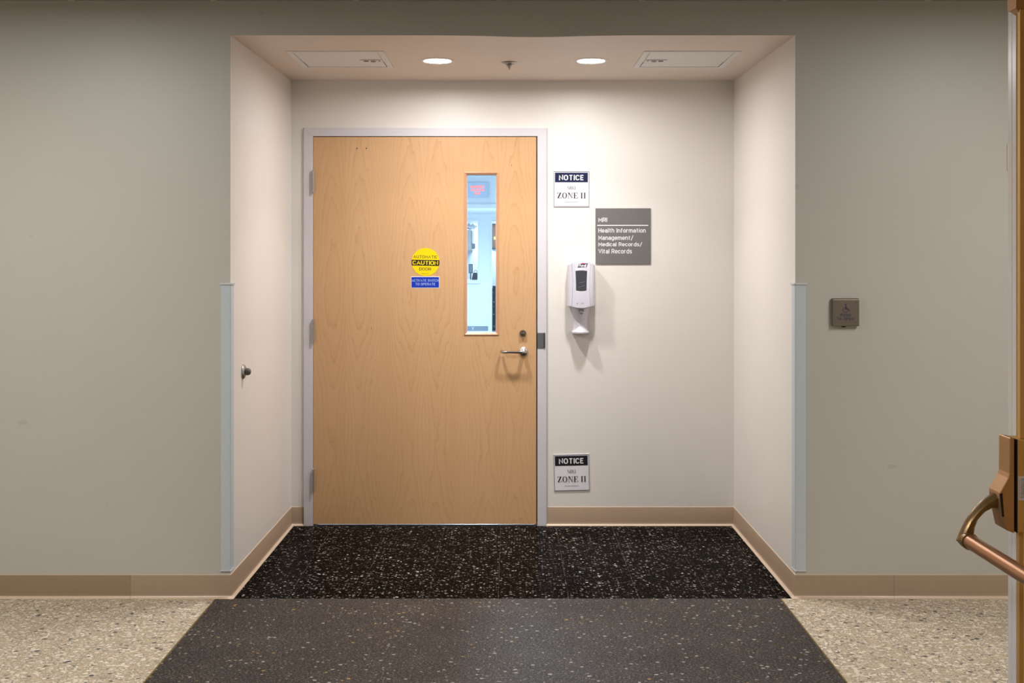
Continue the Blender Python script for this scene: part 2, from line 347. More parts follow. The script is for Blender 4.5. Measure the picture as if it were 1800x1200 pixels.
# monoline sans capitals and lower case as centre-line strokes (cap height 7, x height 5)
def _arc(cx, cy, rx, ry, a0, a1, n=7): return [(cx+rx*math.cos(math.radians(a0+(a1-a0)*i/n)), cy+ry*math.sin(math.radians(a0+(a1-a0)*i/n))) for i in range(n+1)]
def _oval(w, h, y=0, r=None):
    r = r or w/2; x = w/2; q = _arc(w-r, y+h-r, r, r, 0, 90, 5)+_arc(r, y+h-r, r, r, 90, 180, 5)+_arc(r, y+r, r, r, 180, 270, 5)+_arc(w-r, y+r, r, r, 270, 360, 5)
    return q+[q[0]]
GL = {
 'A': (4.8, [[(0, 0), (2.4, 7), (4.8, 0)], [(.9, 2.3), (3.9, 2.3)]]), 'C': (4, [_arc(2, 5, 2, 2, 15, 180)+_arc(2, 2, 2, 2, 180, 345)]),
 'D': (4, [[(0, 0), (0, 7), (2, 7)]+_arc(1.9, 4.9, 2.1, 2.1, 90, 0)+_arc(1.9, 2.1, 2.1, 2.1, 0, -90)+[(0, 0)]]), 'E': (3.5, [[(3.5, 7), (0, 7), (0, 0), (3.5, 0)], [(0, 3.6), (3, 3.6)]]),
 'G': (4, [_arc(2, 5, 2, 2, 20, 180)+_arc(2, 2, 2, 2, 180, 360)+[(4, 3.4), (2.2, 3.4)]]), 'H': (4, [[(0, 0), (0, 7)], [(4, 0), (4, 7)], [(0, 3.6), (4, 3.6)]]), 'I': (0, [[(0, 0), (0, 7)]]),
 'K': (4, [[(0, 0), (0, 7)], [(4, 7), (0, 2.7)], [(1.3, 4.2), (4.2, 0)]]), 'L': (3.4, [[(0, 7), (0, 0), (3.4, 0)]]), 'M': (5, [[(0, 0), (0, 7), (2.5, 2.2), (5, 7), (5, 0)]]),
 'N': (4.1, [[(0, 0), (0, 7), (4.1, 0), (4.1, 7)]]), 'O': (4.2, [_oval(4.2, 7)]), 'P': (3.9, [[(0, 0), (0, 7), (2, 7)]+_arc(2, 5.1, 1.9, 1.9, 90, -90)+[(0, 3.2)]]),
 'R': (4, [[(0, 0), (0, 7), (2.1, 7)]+_arc(2.1, 5.1, 1.9, 1.9, 90, -90)+[(0, 3.2)], [(2.1, 3.2), (4.1, 0)]]),
 'S': (3.9, [_arc(1.95, 5.2, 1.9, 1.8, 20, 180, 6)+_arc(1.95, 5.2, 1.9, 1.6, 200, 262, 3)+_arc(1.95, 1.9, 1.95, 1.75, 78, 0, 3)+_arc(1.95, 1.9, 1.95, 1.9, 0, -160, 6)]),
 'T': (4.2, [[(0, 7), (4.2, 7)], [(2.1, 0), (2.1, 7)]]), 'U': (4, [[(0, 7)]+_arc(2, 2, 2, 2, 180, 360)+[(4, 7)]]), 'V': (4.6, [[(0, 7), (2.3, 0), (4.6, 7)]]),
 'W': (6.4, [[(0, 7), (1.6, 0), (3.2, 6), (4.8, 0), (6.4, 7)]]), 'Y': (4.6, [[(0, 7), (2.3, 3.2), (4.6, 7)], [(2.3, 3.2), (2.3, 0)]]), '/': (2.8, [[(0, -1), (2.8, 7.4)]]),
 'a': (3.3, [_arc(1.65, 3.5, 1.6, 1.5, 160, 0)+[(3.3, 0)], [(3.3, 2.9), (1.5, 2.9)]+_arc(1.4, 1.45, 1.4, 1.45, 90, 270, 6)+[(2.3, .05), (3.3, .9)]]),
 'c': (3.2, [_arc(1.7, 3.3, 1.7, 1.7, 20, 180)+_arc(1.7, 1.7, 1.7, 1.7, 180, 340)]), 'd': (3.5, [[(3.5, 7), (3.5, 0)], [(3.5, 3.3)]+_arc(1.75, 3.3, 1.75, 1.7, 0, 180)+_arc(1.75, 1.7, 1.75, 1.7, 180, 360)]),
 'e': (3.5, [[(0, 2.4), (3.5, 2.4), (3.5, 3.3)]+_arc(1.75, 3.3, 1.75, 1.7, 0, 180)+_arc(1.75, 1.7, 1.75, 1.7, 180, 330)]), 'f': (2.3, [_arc(2.1, 5.7, 1.3, 1.3, 80, 180, 5)+[(.8, 0)], [(0, 4.8), (2.3, 4.8)]]),
 'g': (3.5, [[(3.5, 5), (3.5, -.4)]+_arc(1.8, -.4, 1.7, 1.5, 0, -150, 6), [(3.5, 3.3)]+_arc(1.75, 3.3, 1.75, 1.7, 0, 180)+_arc(1.75, 1.9, 1.75, 1.7, 180, 360)]),
 'h': (3.4, [[(0, 0), (0, 7)], [(0, 3.2)]+_arc(1.7, 3.3, 1.7, 1.7, 170, 0)+[(3.4, 0)]]), 'i': (0, [[(0, 0), (0, 5)], [(0, 6.55), (0, 6.9)]]), 'l': (0, [[(0, 0), (0, 7)]]),
 'm': (6, [[(0, 0), (0, 5)], [(0, 3.4)]+_arc(1.5, 3.5, 1.5, 1.5, 170, 0)+[(3, 0)], [(3, 3.4)]+_arc(4.5, 3.5, 1.5, 1.5, 170, 0)+[(6, 0)]]),
 'n': (3.4, [[(0, 0), (0, 5)], [(0, 3.2)]+_arc(1.7, 3.3, 1.7, 1.7, 170, 0)+[(3.4, 0)]]), 'o': (3.5, [_oval(3.5, 5)]), 'r': (2.3, [[(0, 0), (0, 5)], [(0, 3)]+_arc(1.9, 3.2, 1.9, 1.8, 170, 80, 5)]),
 's': (3.2, [_arc(1.6, 3.65, 1.5, 1.35, 25, 180, 5)+_arc(1.6, 3.65, 1.5, 1.1, 200, 262, 3)+_arc(1.6, 1.35, 1.6, 1.2, 78, 0, 3)+_arc(1.6, 1.35, 1.6, 1.35, 0, -155, 5)]),
 't': (2.4, [[(.9, 6.5), (.9, 1.2)]+_arc(2.1, 1.2, 1.2, 1.2, 180, 265, 4), [(0, 4.8), (2.4, 4.8)]]), ' ': (1.2, []), 'u': (3.4, [[(0, 5)]+_arc(1.7, 1.7, 1.7, 1.7, 180, 360)+[(3.4, 5)], [(3.4, 5), (3.4, 0)]]),
}
def text(bm, s, x0, x1, z0, z1, y, bold=0, spacing=1.0, slant=0.0, rot=0.0, about=None, wt=1.15, gap=1.55):
    """lettering filled into the rectangle x0..x1, z0..z1 on a plane facing -Y; wt = stroke weight on a cap height of 7"""
    st = []; x = 0
    for ch in s:
        w_, ss = GL[ch]
        for p in ss: st.append([(a+x+slant*b, b) for a, b in p])
        x += w_+(gap+wt*.5)*spacing
    al = [p for q in st for p in q]; h = wt/2
    a, b, c, d = min(p[0] for p in al)-h, max(p[0] for p in al)+h, min(p[1] for p in al)-h, max(p[1] for p in al)+h
    sx, sz = (x1-x0)/(b-a), (z1-z0)/(d-c)
    for p in st:
        n = len(p); closed = n > 3 and math.hypot(p[0][0]-p[-1][0], p[0][1]-p[-1][1]) < 1e-6; L, R = [], []
        if closed: p = p[:-1]; n -= 1
        # flat stroke ends reach half a weight further on the cap and base line
        for i in range(n):
            pr = p[i-1] if (i or closed) else None; nx = p[(i+1) % n] if (i < n-1 or closed) else None; ds = []
            for u, v in ((pr, p[i]), (p[i], nx)):
                if u and v:
                    l_ = math.hypot(v[0]-u[0], v[1]-u[1])
                    if l_ > 1e-6: ds.append(((v[0]-u[0])/l_, (v[1]-u[1])/l_))
            if not ds: ds = [(1, 0)]
            q = p[i]
            if len(ds) == 1:
                sg = -1 if i == 0 else 1; up = ds[0][1]*sg
                e = h if (i == 0 or i == n-1) and not closed and ((up > .9 and q[1] > 4.9) or (up < -.9 and q[1] < .01)) else 0
                q = (q[0]+ds[0][0]*e*sg, q[1]+ds[0][1]*e*sg); m = (-ds[0][1], ds[0][0]); k = h
            else:
                m = (-(ds[0][1]+ds[1][1]), ds[0][0]+ds[1][0]); l_ = math.hypot(*m)
                if l_ < .35: m = (-ds[0][1], ds[0][0]); k = h
                else: m = (m[0]/l_, m[1]/l_); k = min(h/max(l_/2, .2), h*2.1)
            L.append((q[0]+m[0]*k, q[1]+m[1]*k)); R.append((q[0]-m[0]*k, q[1]-m[1]*k))
        def tr(P):
            X, Z = x0+(P[0]-a)*sx, z0+(min(max(P[1], c), d)-c)*sz
            if rot and about:
                dx, dz = X-about[0], Z-about[1]; X = about[0]+dx*math.cos(rot)-dz*math.sin(rot); Z = about[1]+dx*math.sin(rot)+dz*math.cos(rot)
            return (X, y, Z)
        L = [tr(v) for v in L]; R = [tr(v) for v in R]; y -= 2e-5
        for i in range(n if closed else n-1):
            j = (i+1) % n
            try: bm.faces.new([bm.verts.new(v) for v in (L[i], L[j], R[j], R[i])])
            except ValueError: pass
    return bm
# serif capitals built from strokes (unit box), for the "ZONE II" signs
def serif(bm, s, x0, x1, z0, z1, y, heavy=1.0, rot=0, about=None):
    tk = .15*heavy; tn = .045*heavy; sf = .04*heavy; W = dict(Z=.72, O=.84, N=.84, E=.72, I=.42, M=1.0, R=.80); W[' '] = .30
    polys = []; x = 0
    def q(*p): polys.append([(x+a, b) for a, b in p])
    def stem(a, wd, z0=0, z1=1, s0=True, s1=True, e=.08):
        q((a, z0), (a+wd, z0), (a+wd, z1), (a, z1))
        if s0: q((a-e, z0), (a+wd+e, z0), (a+wd+e, z0+sf), (a-e, z0+sf))
        if s1: q((a-e, z1-sf), (a+wd+e, z1-sf), (a+wd+e, z1), (a-e, z1))
    for ch in s:
        w_ = W[ch]
        if ch == 'I': stem(w_/2-tk/2, tk)
        elif ch == 'E':
            stem(.11, tk, e=.08); q((.1, 0), (w_-.03, 0), (w_-.03, sf), (.1, sf)); q((.1, 1-sf), (w_-.06, 1-sf), (w_-.06, 1), (.1, 1))
            q((.2, .5-tn/2), (.5, .5-tn/2), (.5, .5+tn/2), (.2, .5+tn/2)); q((.5-tn, .36), (.5, .36), (.5, .64), (.5-tn, .64))
            q((w_-.03, 0), (w_, .26), (w_-.05, .26), (w_-.14, .0)); q((w_-.06, 1), (w_-.06, .76), (w_-.10, .76), (w_-.18, 1))
        elif ch == 'Z':
            q((.05, 0), (w_-.03, 0), (w_-.03, sf), (.05, sf)); q((.06, 1-sf), (w_-.05, 1-sf), (w_-.05, 1), (.06, 1))
            q((.05, 0), (.05+tk*1.25, 0), (w_-.05, 1), (w_-.05-tk*1.25, 1))
            q((w_-.03, 0), (w_, .27), (w_-.05, .27), (w_-.15, 0)); q((.06, 1), (.04, .75), (.09, .75), (.19, 1))
        elif ch == 'N':
            stem(.12, tn, s1=True, e=.10); stem(w_-.16, tn, s0=False, e=.10); q((.10, 1), (.10+tk*1.15, 1), (w_-.12, 0), (w_-.12-tk*.3, 0))
        elif ch == 'M':
            stem(.12, tn, s1=False, e=.10); stem(w_-.12-tk, tk, s1=False, e=.08)
            q((.06, 1), (.06+tk*1.2, 1), (.54, .08), (.48, .08)); q((w_-.12-tk*.5, 1), (w_-.12, 1), (.54, .08), (.48, .08))
            q((.02, 1-sf), (.2, 1-sf), (.2, 1), (.02, 1)); q((w_-.2, 1-sf), (w_-.02, 1-sf), (w_-.02, 1), (w_-.2, 1))
        elif ch in 'OR':
            if ch == 'O': cx, cz, ro, rz, t0, t1, n = w_/2, .5, w_/2-.05, .52, 0, 2*PI, 28
            else: cx, cz, ro, rz, t0, t1, n = .36, .75, .27, .25, -PI/2, PI/2, 12
            for i in range(n):
                a, b = t0+(t1-t0)*i/n, t0+(t1-t0)*(i+1)/n
                def P(an, inner):
                    c_, s_ = math.cos(an), math.sin(an); return (cx+c_*(ro-(tk if inner else 0)), cz+s_*(rz-(tn if inner else 0)))
                q(P(a, 0), P(b, 0), P(b, 1), P(a, 1))
            if ch == 'R':
                stem(.11, tk); q((.11, 1-tn), (.37, 1-tn), (.37, 1), (.11, 1)); q((.11, .5), (.37, .5), (.37, .5+tn), (.11, .5+tn))
                q((.34, .52), (.34+tk, .52), (w_-.0, 0), (w_-tk*1.1, 0)); q((w_-.16, 0), (w_+.02, 0), (w_+.02, sf), (w_-.16, sf))
        x += w_+.04
    tot = x-.04; sx = (x1-x0)/tot
    for p in polys:
        out = []
        for a, b in p:
            X, Z = x0+a*sx, z0+b*(z1-z0)
            if rot and about:
                dx, dz = X-about[0], Z-about[1]; X = about[0]+dx*math.cos(rot)-dz*math.sin(rot); Z = about[1]+dx*math.sin(rot)+dz*math.cos(rot)
            out.append(bm.verts.new((X, y, Z)))
        bm.faces.new(out); y -= 2e-5
    return bm

# ================================================================== SETTING
ZC = 2.582                      # corridor ceiling
XL, XR = -1.209, 1.238          # alcove mouth (corridor face)
XLb, XRb = -1.199, 1.2325       # alcove at the back wall
ZA0, ZA1 = 2.436, 2.4405        # alcove ceiling front / back
def sag(x): return .0075*math.exp(-((x-.11)/.23)**2)
# floors
YJ = 4.846
struct('floor', box(new(), X0, 1.1695, -1.2, YJ, -.05, 0), M['fworn'], 'worn dark terrazzo tile band running out from the alcove')
struct('floor.001', box(new(), XLb-.12, XRb+.12, YJ, 6.20, -.05, 0), M['fdark'], 'polished black terrazzo tile floor inside the alcove')
struct('floor.002', box(new(), -5.2, X0-.006, -1.2, YJ+.012, -.05, 0), M['flight'], 'beige terrazzo tile floor on the left of the dark band')
struct('floor.003', box(new(), 1.1755, 5.2, -1.2, YJ+.012, -.05, 0), M['flight'], 'beige terrazzo tile floor on the right of the dark band')
struct('trim_1', box(new(), X0-.006, X0, -1.2, YJ, -.05, .0006), M['brass'], 'brass strip between dark and beige floor on the left')
struct('trim_2', box(new(), 1.1695, 1.1755, -1.2, YJ, -.05, .0006), M['brass'], 'brass strip between dark and beige floor on the right')
# walls
struct('wall_left', prism_xy(new(), [(-5.2, YF), (XL, YF), (XL-.10, YF+.10), (-5.2, YF+.10)], 0, ZC+.05), M['grey'], 'grey corridor wall left of the alcove')
struct('wall_right', prism_xy(new(), [(XR, YF), (5.2, YF), (5.2, YF+.10), (XR+.10, YF+.10)], 0, ZC+.05), M['grey'], 'grey corridor wall right of the alcove')
n = 64; xs = [XL+(XR-XL)*i/n for i in range(n+1)]
bm = new()
loft(bm, [[(x, YF, ZC+.05) for x in xs]+[(x, YF, ZA0-sag(x)) for x in xs[::-1]],
          [(x, YF+.03, ZC+.05) for x in xs]+[(x, YF+.03, ZA0-sag(x)+.03) for x in xs[::-1]]])
struct('wall_front', bm, M['grey'], 'grey bulkhead above the alcove opening')
bm = new(); loops = []
for y, k in ((YF, 1), (YF+.10, .55), (YF+.25, .1), (YB+.02, 0)):
    f = (y-YF)/(YB-YF); loops.append([(x, y, ZA0+(ZA1-ZA0)*f-sag(x)*k) for x in xs])
rows = [[bm.verts.new(p) for p in lp] for lp in loops]
for a, b in zip(rows, rows[1:]):
    for i in range(n): bm.faces.new((a[i], b[i], b[i+1], a[i+1]))
tp = [bm.verts.new(p) for p in ((XL-.05, YF+.05, 2.52), (XR+.05, YF+.05, 2.52), (XR+.05, YB+.02, 2.52), (XL-.05, YB+.02, 2.52))]; bm.faces.new(tp)
soffit = struct('ceiling.001', bm, M['soffit'], 'cream painted lower ceiling inside the alcove')
struct('wall_left_alcove', prism_xy(new(), [(XL, YF), (XLb, YB), (XLb, YB+.02), (XLb-.12, YB+.02), (XL-.10, YF+.10)], 0, 2.52), M['cream'], 'cream left side wall of the alcove')
struct('wall_right_alcove', prism_xy(new(), [(XR, YF), (XRb, YB), (XRb, YB+.02), (XRb+.12, YB+.02), (XR+.10, YF+.10)], 0, 2.52), M['cream'], 'cream right side wall of the alcove')
# back wall with door opening
FX0, FX1 = UX(535, YB), UX(960, YB); FZ1 = UZ(226, YB); TW = .12
bm = new()
box(bm, XLb-.05, FX0+.02, YB, YB+TW, 0, 2.52); box(bm, FX1-.02, XRb+.05, YB, YB+TW, 0, 2.52); box(bm, FX0+.02, FX1-.02, YB, YB+TW, FZ1-.02, 2.52)
struct('wall_back', bm, M['cream'], 'cream back wall of the alcove around the maple door')
# corridor ceiling: tiles in a grid
bm = new(); box(bm, -5.2, 5.2, -1.2, YF, ZC, ZC+.04); ceil = struct('ceiling', bm, M['ctile'], 'white acoustic tile ceiling of the corridor')
bm = new(); gx = -.045
for k in range(-8, 9): box(bm, gx+.614*k-.012, gx+.614*k+.012, -1.2, YF-.024, ZC-.003, ZC)
for k in range(0, 9): box(bm, -5.2, 5.2, YF-.50-.614*k, YF-.476-.614*k, ZC-.0031, ZC)
struct('trim_3', bm, M['tbar'], 'white metal grid bars of the tile ceiling')
bm = new(); box(bm, -5.2, 5.2, YF-.022, YF, ZC-.004, ZC-.001); struct('trim_4', bm, M['tbar'], 'white wall angle where the tile ceiling meets the wall')
# near wall with the double door opening that the camera looks through
bm = new(); box(bm, 1.15, 5.2, 1.36, 1.48, 0, ZC); box(bm, -5.2, -1.15, 1.36, 1.48, 0, ZC); box(bm, -1.15, 1.15, 1.36, 1.48, 2.16, ZC)
struct('wall_near', bm, M['grey'], 'near corridor wall with the double door opening')
bm = new(); box(bm, -1.8, -1.7, -1.3, 1.36, 0, ZC); box(bm, 1.7, 1.8, -1.3, 1.36, 0, ZC); box(bm, -1.8, 1.8, -1.3, -1.2, 0, ZC)
struct('wall_vestibule', bm, M['cream'], 'cream walls around the spot the camera stands in')
bm = new(); box(bm, -5.3, -5.2, -1.2, 4.9, 0, ZC); struct('wall_left_end', bm, M['grey'])
bm = new(); box(bm, 5.2, 5.3, -1.2, 4.9, 0, ZC); struct('wall_right_end', bm, M['grey'])

# cove bases
def cove(name, path, mat, label, ext=0):
    """path: floor line points, room on the left-hand side normal given by order"""
    # profile (distance from wall, height)
    pr = [(0, 0), (.017, 0), (.017, .0015), (.011, .004), (.006, .010), (.0032, .020), (.0032, .100), (.0022, .1016), (0, .1016)]
    pts = [Vector((*p, 0)) for p in path]; loops = []
    for i, p in enumerate(pts):
        ns = []
        for a, b in ((i-1, i), (i, i+1)):
            if a >= 0 and b < len(pts):
                d = (pts[b]-pts[a]).normalized(); ns.append(Vector((d.y, -d.x, 0)))
        m = ns[0] if len(ns) == 1 else (ns[0]+ns[1])/(1+ns[0].dot(ns[1]))
        loops.append([p+m*d+Vector((0, 0, h)) for d, h in pr])
    bm = loft(new(), loops)
    o = struct(name, bm, mat, label, smooth=True)
    o.data.materials.append(M['toe'])
    for f in o.data.polygons:
        c = f.center
        if c.z < .0135 or c.z > .1005: f.material_index = 1  # toe and top edge get the painted sheen
    return o
XS = UX(230, YF)
cove('baseboard_left', [(-5.2, YF), (XS, YF)], M['base2'], 'worn tan vinyl cove base along the left corridor wall')
cove('baseboard_left_corner', [(XS+.0008, YF), (XL, YF), (XLb, YB), (FX0-.001, YB)], M['base'], 'tan vinyl cove base wrapping into the alcove on the left')
XS2 = UX(1571, YF)
cove('baseboard_right_corner', [(FX1+.001, YB), (XRb, YB), (XR, YF), (XS2, YF)], M['base'], 'tan vinyl cove base wrapping out of the alcove on the right')
cove('baseboard_right', [(XS2+.0008, YF), (5.2, YF)], M['base'], 'tan vinyl cove base along the right corridor wall')

# ================================================================== ROOM BEHIND THE DOOR
BY0 = YB+TW; HY = 15.5; FY = 21.0
struct('floor.004', box(new(), -2.3, 1.3, 6.20, FY+1.6, -.05, 0), M['bg_floor'], 'pale glossy floor of the hallway behind the door')
struct('ceiling.002', box(new(), -2.3, 1.3, BY0, HY, 2.62, 2.66), M['bg_wall'], 'ceiling of the hallway behind the door')
struct('ceiling.003', box(new(), -2.3, 1.3, HY+.2, FY+1.6, UZ(376, FY), UZ(376, FY)+.04), M['bg_wall'], 'low ceiling at the end of the hallway')
struct('wall_hall_left', box(new(), -2.4, -2.3, BY0, FY+1.6, 0, 2.66), M['bg_wall'])
struct('wall_hall_right', box(new(), 1.3, 1.4, BY0, FY+1.6, 0, 2.66), M['bg_wall'])
bm = new(); hz = UZ(359, HY); box(bm, -2.3, 1.3, HY, HY+.2, hz, 2.62); box(bm, -2.3, -1.5, HY, HY+.2, 0, hz); box(bm, .6, 1.3, HY, HY+.2, 0, hz)
struct('wall_hall_header', bm, M['bg_wall'], 'blue lit wall above the hallway opening')
bm = new(); z0 = UZ(366, HY-.03); box(bm, -1.5, .6, HY-.03, HY+.21, z0, hz+.001); box(bm, -1.55, -1.5, HY-.03, HY+.21, 0, hz+.001); box(bm, .6, .65, HY-.03, HY+.21, 0, hz+.001)
struct('trim_5', bm, M['bg_wall'], 'pale frame around the hallway opening', bevel=.004)
# end wall: reception opening on the left, doorway on the right
ox0, ox1, oz0, oz1 = -1.6, UX(840, FY), UZ(492, FY), UZ(386, FY)
dx0, dx1, dz1 = UX(865, FY), UX(865, FY)+.92, UZ(387, FY)
zt = UZ(376, FY)+.01; bm = new()
box(bm, -2.3, ox0, FY, FY+.12, 0, zt); box(bm, ox0, ox1, FY, FY+.12, 0, oz0); box(bm, ox0, ox1, FY, FY+.12, oz1, zt)
box(bm, ox1, dx0, FY, FY+.12, 0, zt); box(bm, dx0, dx1, FY, FY+.12, dz1, zt); box(bm, dx1, 1.3, FY, FY+.12, 0, zt)
struct('wall_hall_end', bm, M['bg_wall'], 'white end wall of the hallway seen through the door glass')
bm = new(); box(bm, ox0-.04, ox1+.055, FY-.05, FY+.02, oz0-.065, oz0-.012); box(bm, ox1, ox1+.012, FY-.012, FY, oz0, oz1)
box(bm, ox0, ox1+.012, FY-.012, FY, oz1, oz1+.014); struct('window_1', bm, M['bg_wall'], 'sill and frame of the reception opening at the far end', bevel=.003)
bm = new(); box(bm, dx0-.035, dx0, FY-.02, FY+.13, 0, dz1+.035); box(bm, dx0, dx1, FY-.02, FY+.13, dz1, dz1+.035); box(bm, dx1, dx1+.035, FY-.02, FY+.13, 0, dz1+.035)
struct('trim_6', bm, M['bg_wall'], 'white frame of the far doorway', bevel=.003)
struct('wall_office', box(new(), -2.3, 1.3, FY+1.5, FY+1.6, 0, 2.6), M['bg_wall'])
# kick board with a small white mark
kb = thing('kick_board', (UX(840, FY), FY-.01, UZ(577, FY)), 'grey kick board low on the far white wall', 'kick board')
obj('board', box(new(), -1.4, UX(858, FY), FY-.012, FY-.001, UZ(581, FY), UZ(573, FY)), M['bg_grey'], kb)
bm = new(); a = UX(829, FY); b = UX(833.5, FY); box(bm, a, b, FY-.014, FY-.0125, UZ(575.6, FY), UZ(574.9, FY)); box(bm, (a+b)/2-.008, (a+b)/2+.008, FY-.014, FY-.0125, UZ(579, FY), UZ(576.2, FY))
obj('emblem', bm, M['bg_wall'], kb)
# magnet sign
sy = HY-.03; ms = thing('illuminated_sign', (UX(838, sy), HY, UZ(333, sy)), 'grey box sign with red lit letters above the hallway opening', 'sign')
obj('sign_box', box(new(), UX(819, sy), UX(858.5, sy), sy, HY-.001, UZ(347, sy), UZ(320.5, sy)), plain('sign_box_grey', srgb(205, 220, 238), .5), ms, bevel=.004)
bm = new()
for s_, a, b, c, d in (('MAGNET', 826, 852, 330.2, 326), ('ALWAYS', 827, 851.5, 336, 331.8), ('ON', 834.5, 843.5, 342, 337.6)):
    text(bm, s_, UX(a, sy), UX(b, sy), UZ(c, sy), UZ(d, sy), sy-.001, wt=1.5, gap=1.3)
obj('sign_letters', bm, M['red'], ms)
# things in the reception opening
oy = FY+.35
pd = thing('towel_dispenser', (UX(826, oy), oy, UZ(420, oy)), 'beige wall cabinet seen in the far reception opening', 'dispenser')
obj('cabinet_body', box(new(), UX(815, oy), UX(829, oy), oy-.1, FY+1.499, UZ(440, oy), UZ(404, oy)), M['bg_beige'], pd, bevel=.01)
obj('side_panel', box(new(), UX(829.3, oy), UX(833, oy), oy-.06, oy+.25, UZ(438, oy), UZ(405, oy)), M['bg_wall'], pd, bevel=.008)
obj('side_pocket', box(new(), UX(830.5, oy), UX(835.5, oy), oy-.08, oy-.06, UZ(437, oy), UZ(428, oy)), M['bg_mid'], pd, bevel=.004)
bm = new(); bmesh.ops.create_icosphere(bm, subdivisions=3, radius=1)
import random; rnd = random.Random(4)
for v in bm.verts:
    k = 1+.16*math.sin(9*v.co.x+4*v.co.z)+.12*math.sin(13*v.co.z-7*v.co.y)
    v.co = Vector((UX(827, oy), oy+.05, UZ(400, oy)))+Vector((v.co.x*.115*k, v.co.y*.12*k, v.co.z*.055*k+.026))
top('plastic_bag', bm, M['sheet'], 'crumpled clear white bag on top of the beige cabinet', 'bag', origin=(UX(827, oy), oy+.05, UZ(404, oy)), smooth=True)
mt = thing('computer_monitor', (UX(824, oy), oy, UZ(491, oy)), 'grey monitor on the far reception counter', 'monitor')
obj('screen_housing', box(new(), UX(824, oy), UX(831, oy), oy-.05, oy+.02, UZ(480, oy), UZ(464, oy)), M['bg_dark'], mt, bevel=.006)
obj('screen', box(new(), UX(824.8, oy), UX(830.2, oy), oy-.056, oy-.049, UZ(479, oy), UZ(465, oy)), M['bg_mid'], mt)
obj('stand', box(new(), UX(826.5, oy), UX(828.5, oy), oy-.03, oy, UZ(491.5, oy), UZ(479, oy)), M['bg_dark'], mt)
bk = thing('wire_basket', (UX(835, oy), oy, UZ(491, oy)), 'dark basket with a hooped handle on the far reception counter', 'basket')
obj('basket', prism_xz(new(), [(UX(829.5, oy), UZ(491.5, oy)), (UX(839.5, oy), UZ(491.5, oy)), (UX(839.5, oy), UZ(479, oy)), (UX(832, oy), UZ(479, oy))], oy-.14, oy-.07), M['bg_dark'], bk, bevel=.006)
hc = U(836, 478.5, oy-.1); obj('handle', tube(new(), [hc+Vector((math.cos(a)*.032, 0, math.sin(a)*.04)) for a in [PI*i/12 for i in range(13)]], .004, 8), M['bg_dark'], bk)
struct('trim_7', box(new(), -1.7, ox1+.1, FY+.12, FY+.9, oz0-.04, UZ(491.5, oy)), M['bg_wall'], 'counter top behind the reception opening')
# in the doorway
cy = FY+1.49; cb = thing('notice_board', (UX(871, cy), cy, UZ(415, cy)), 'brown cork notice board behind the far doorway', 'board')
obj('cork', box(new(), UX(866, cy), UX(884, cy), cy-.02, cy, UZ(436, cy), UZ(395, cy)), M['cork'], cb)
bm = ring_box(new(), (UX(865.2, cy), UX(885, cy), UZ(438, cy), UZ(393, cy)), (UX(866, cy), UX(884, cy), UZ(436, cy), UZ(395, cy)), cy-.03, cy); obj('board_frame', bm, M['bg_dark'], cb)
obj('paper_note', box(new(), UX(868, cy), UX(871, cy), cy-.024, cy-.02, UZ(421, cy), UZ(416, cy)), M['note'], cb)
ry = FY+.9; sr = thing('storage_rack', (UX(871, ry), ry, 0), 'dark rack of small items standing behind the far doorway', 'rack')
bm = new(); box(bm, UX(864, ry), UX(884, ry), ry, ry+.35, 0, UZ(506, ry)); obj('rack_body', bm, M['bg_dark'], sr, bevel=.01)
bm = new(); prism_xz(bm, [(UX(865, ry), UZ(502.5, ry)), (UX(876, ry), UZ(502.5, ry)), (UX(874, ry), UZ(506, ry)), (UX(867, ry), UZ(506, ry))], ry, ry+.2); obj('rack_top', bm, M['bg_dark'], sr)
for px, py, dw, dh in ((866, 513, 1.2, 2.2), (867.2, 529, 2, 3), (867, 538, 1.6, 1), (866.5, 551, 2.4, 2.5), (868, 572, 1.5, 3)):
    obj('stored_item', box(new(), UX(px, ry), UX(px+dw, ry), ry-.02, ry-.001, UZ(py+dh, ry), UZ(py, ry)), M['bg_mid'], sr, bevel=.003)

# ================================================================== MAPLE DOOR
DXL, DXR = UX(551.5, YB), UX(942.6, YB); DZ0, DZ1 = .0095, UZ(241, YB); DY = YB-.010
door = thing('door_1', (DXL, DY, 0), 'wide maple door with a narrow glass window and lever handle', 'door', kind='structure')
FYF = YB-.014
bm = new()
jL, jR = UX(551, YB), UX(944.6, YB)
# frame with mitred face: three lofted members
zi = UZ(239.6, YB)
def member(pts_o, pts_i):
    (ax, az), (bx, bz) = pts_o; (cx_, cz_), (dx_, dz_) = pts_i
    loft(bm, [[(ax, FYF, az), (cx_, FYF, cz_), (cx_, FYF+.05, cz_), (ax, YB+TW, az)],
              [(bx, FYF, bz), (dx_, FYF, dz_), (dx_, FYF+.05, dz_), (bx, YB+TW, bz)]])
def jamb(xo, xi, sgn):
    e = .0004
    loft(bm, [[(xo, FYF, 0), (xi, FYF, 0), (xi, YB+TW, 0), (xo, YB+TW, 0)],
              [(xo, FYF, FZ1), (xi, FYF, zi), (xi, YB+TW, zi), (xo, YB+TW, FZ1)]])
jamb(FX0, jL, 1); jamb(FX1, jR, -1)
g = .0006
loft(bm, [[(FX0+g, FYF+.0004, FZ1), (jL+g, FYF+.0004, zi), (jL+g, YB+TW, zi), (FX0+g, YB+TW, FZ1)],
          [(FX1-g, FYF+.0004, FZ1), (jR-g, FYF+.0004, zi), (jR-g, YB+TW, zi), (FX1-g, YB+TW, FZ1)]])
box(bm, jL, jL+.016, DY+.048, YB+TW, 0, zi); box(bm, jR-.016, jR, DY+.048, YB+TW, 0, zi); box(bm, jL, jR, DY+.048, YB+TW, zi-.016, zi)   # stops
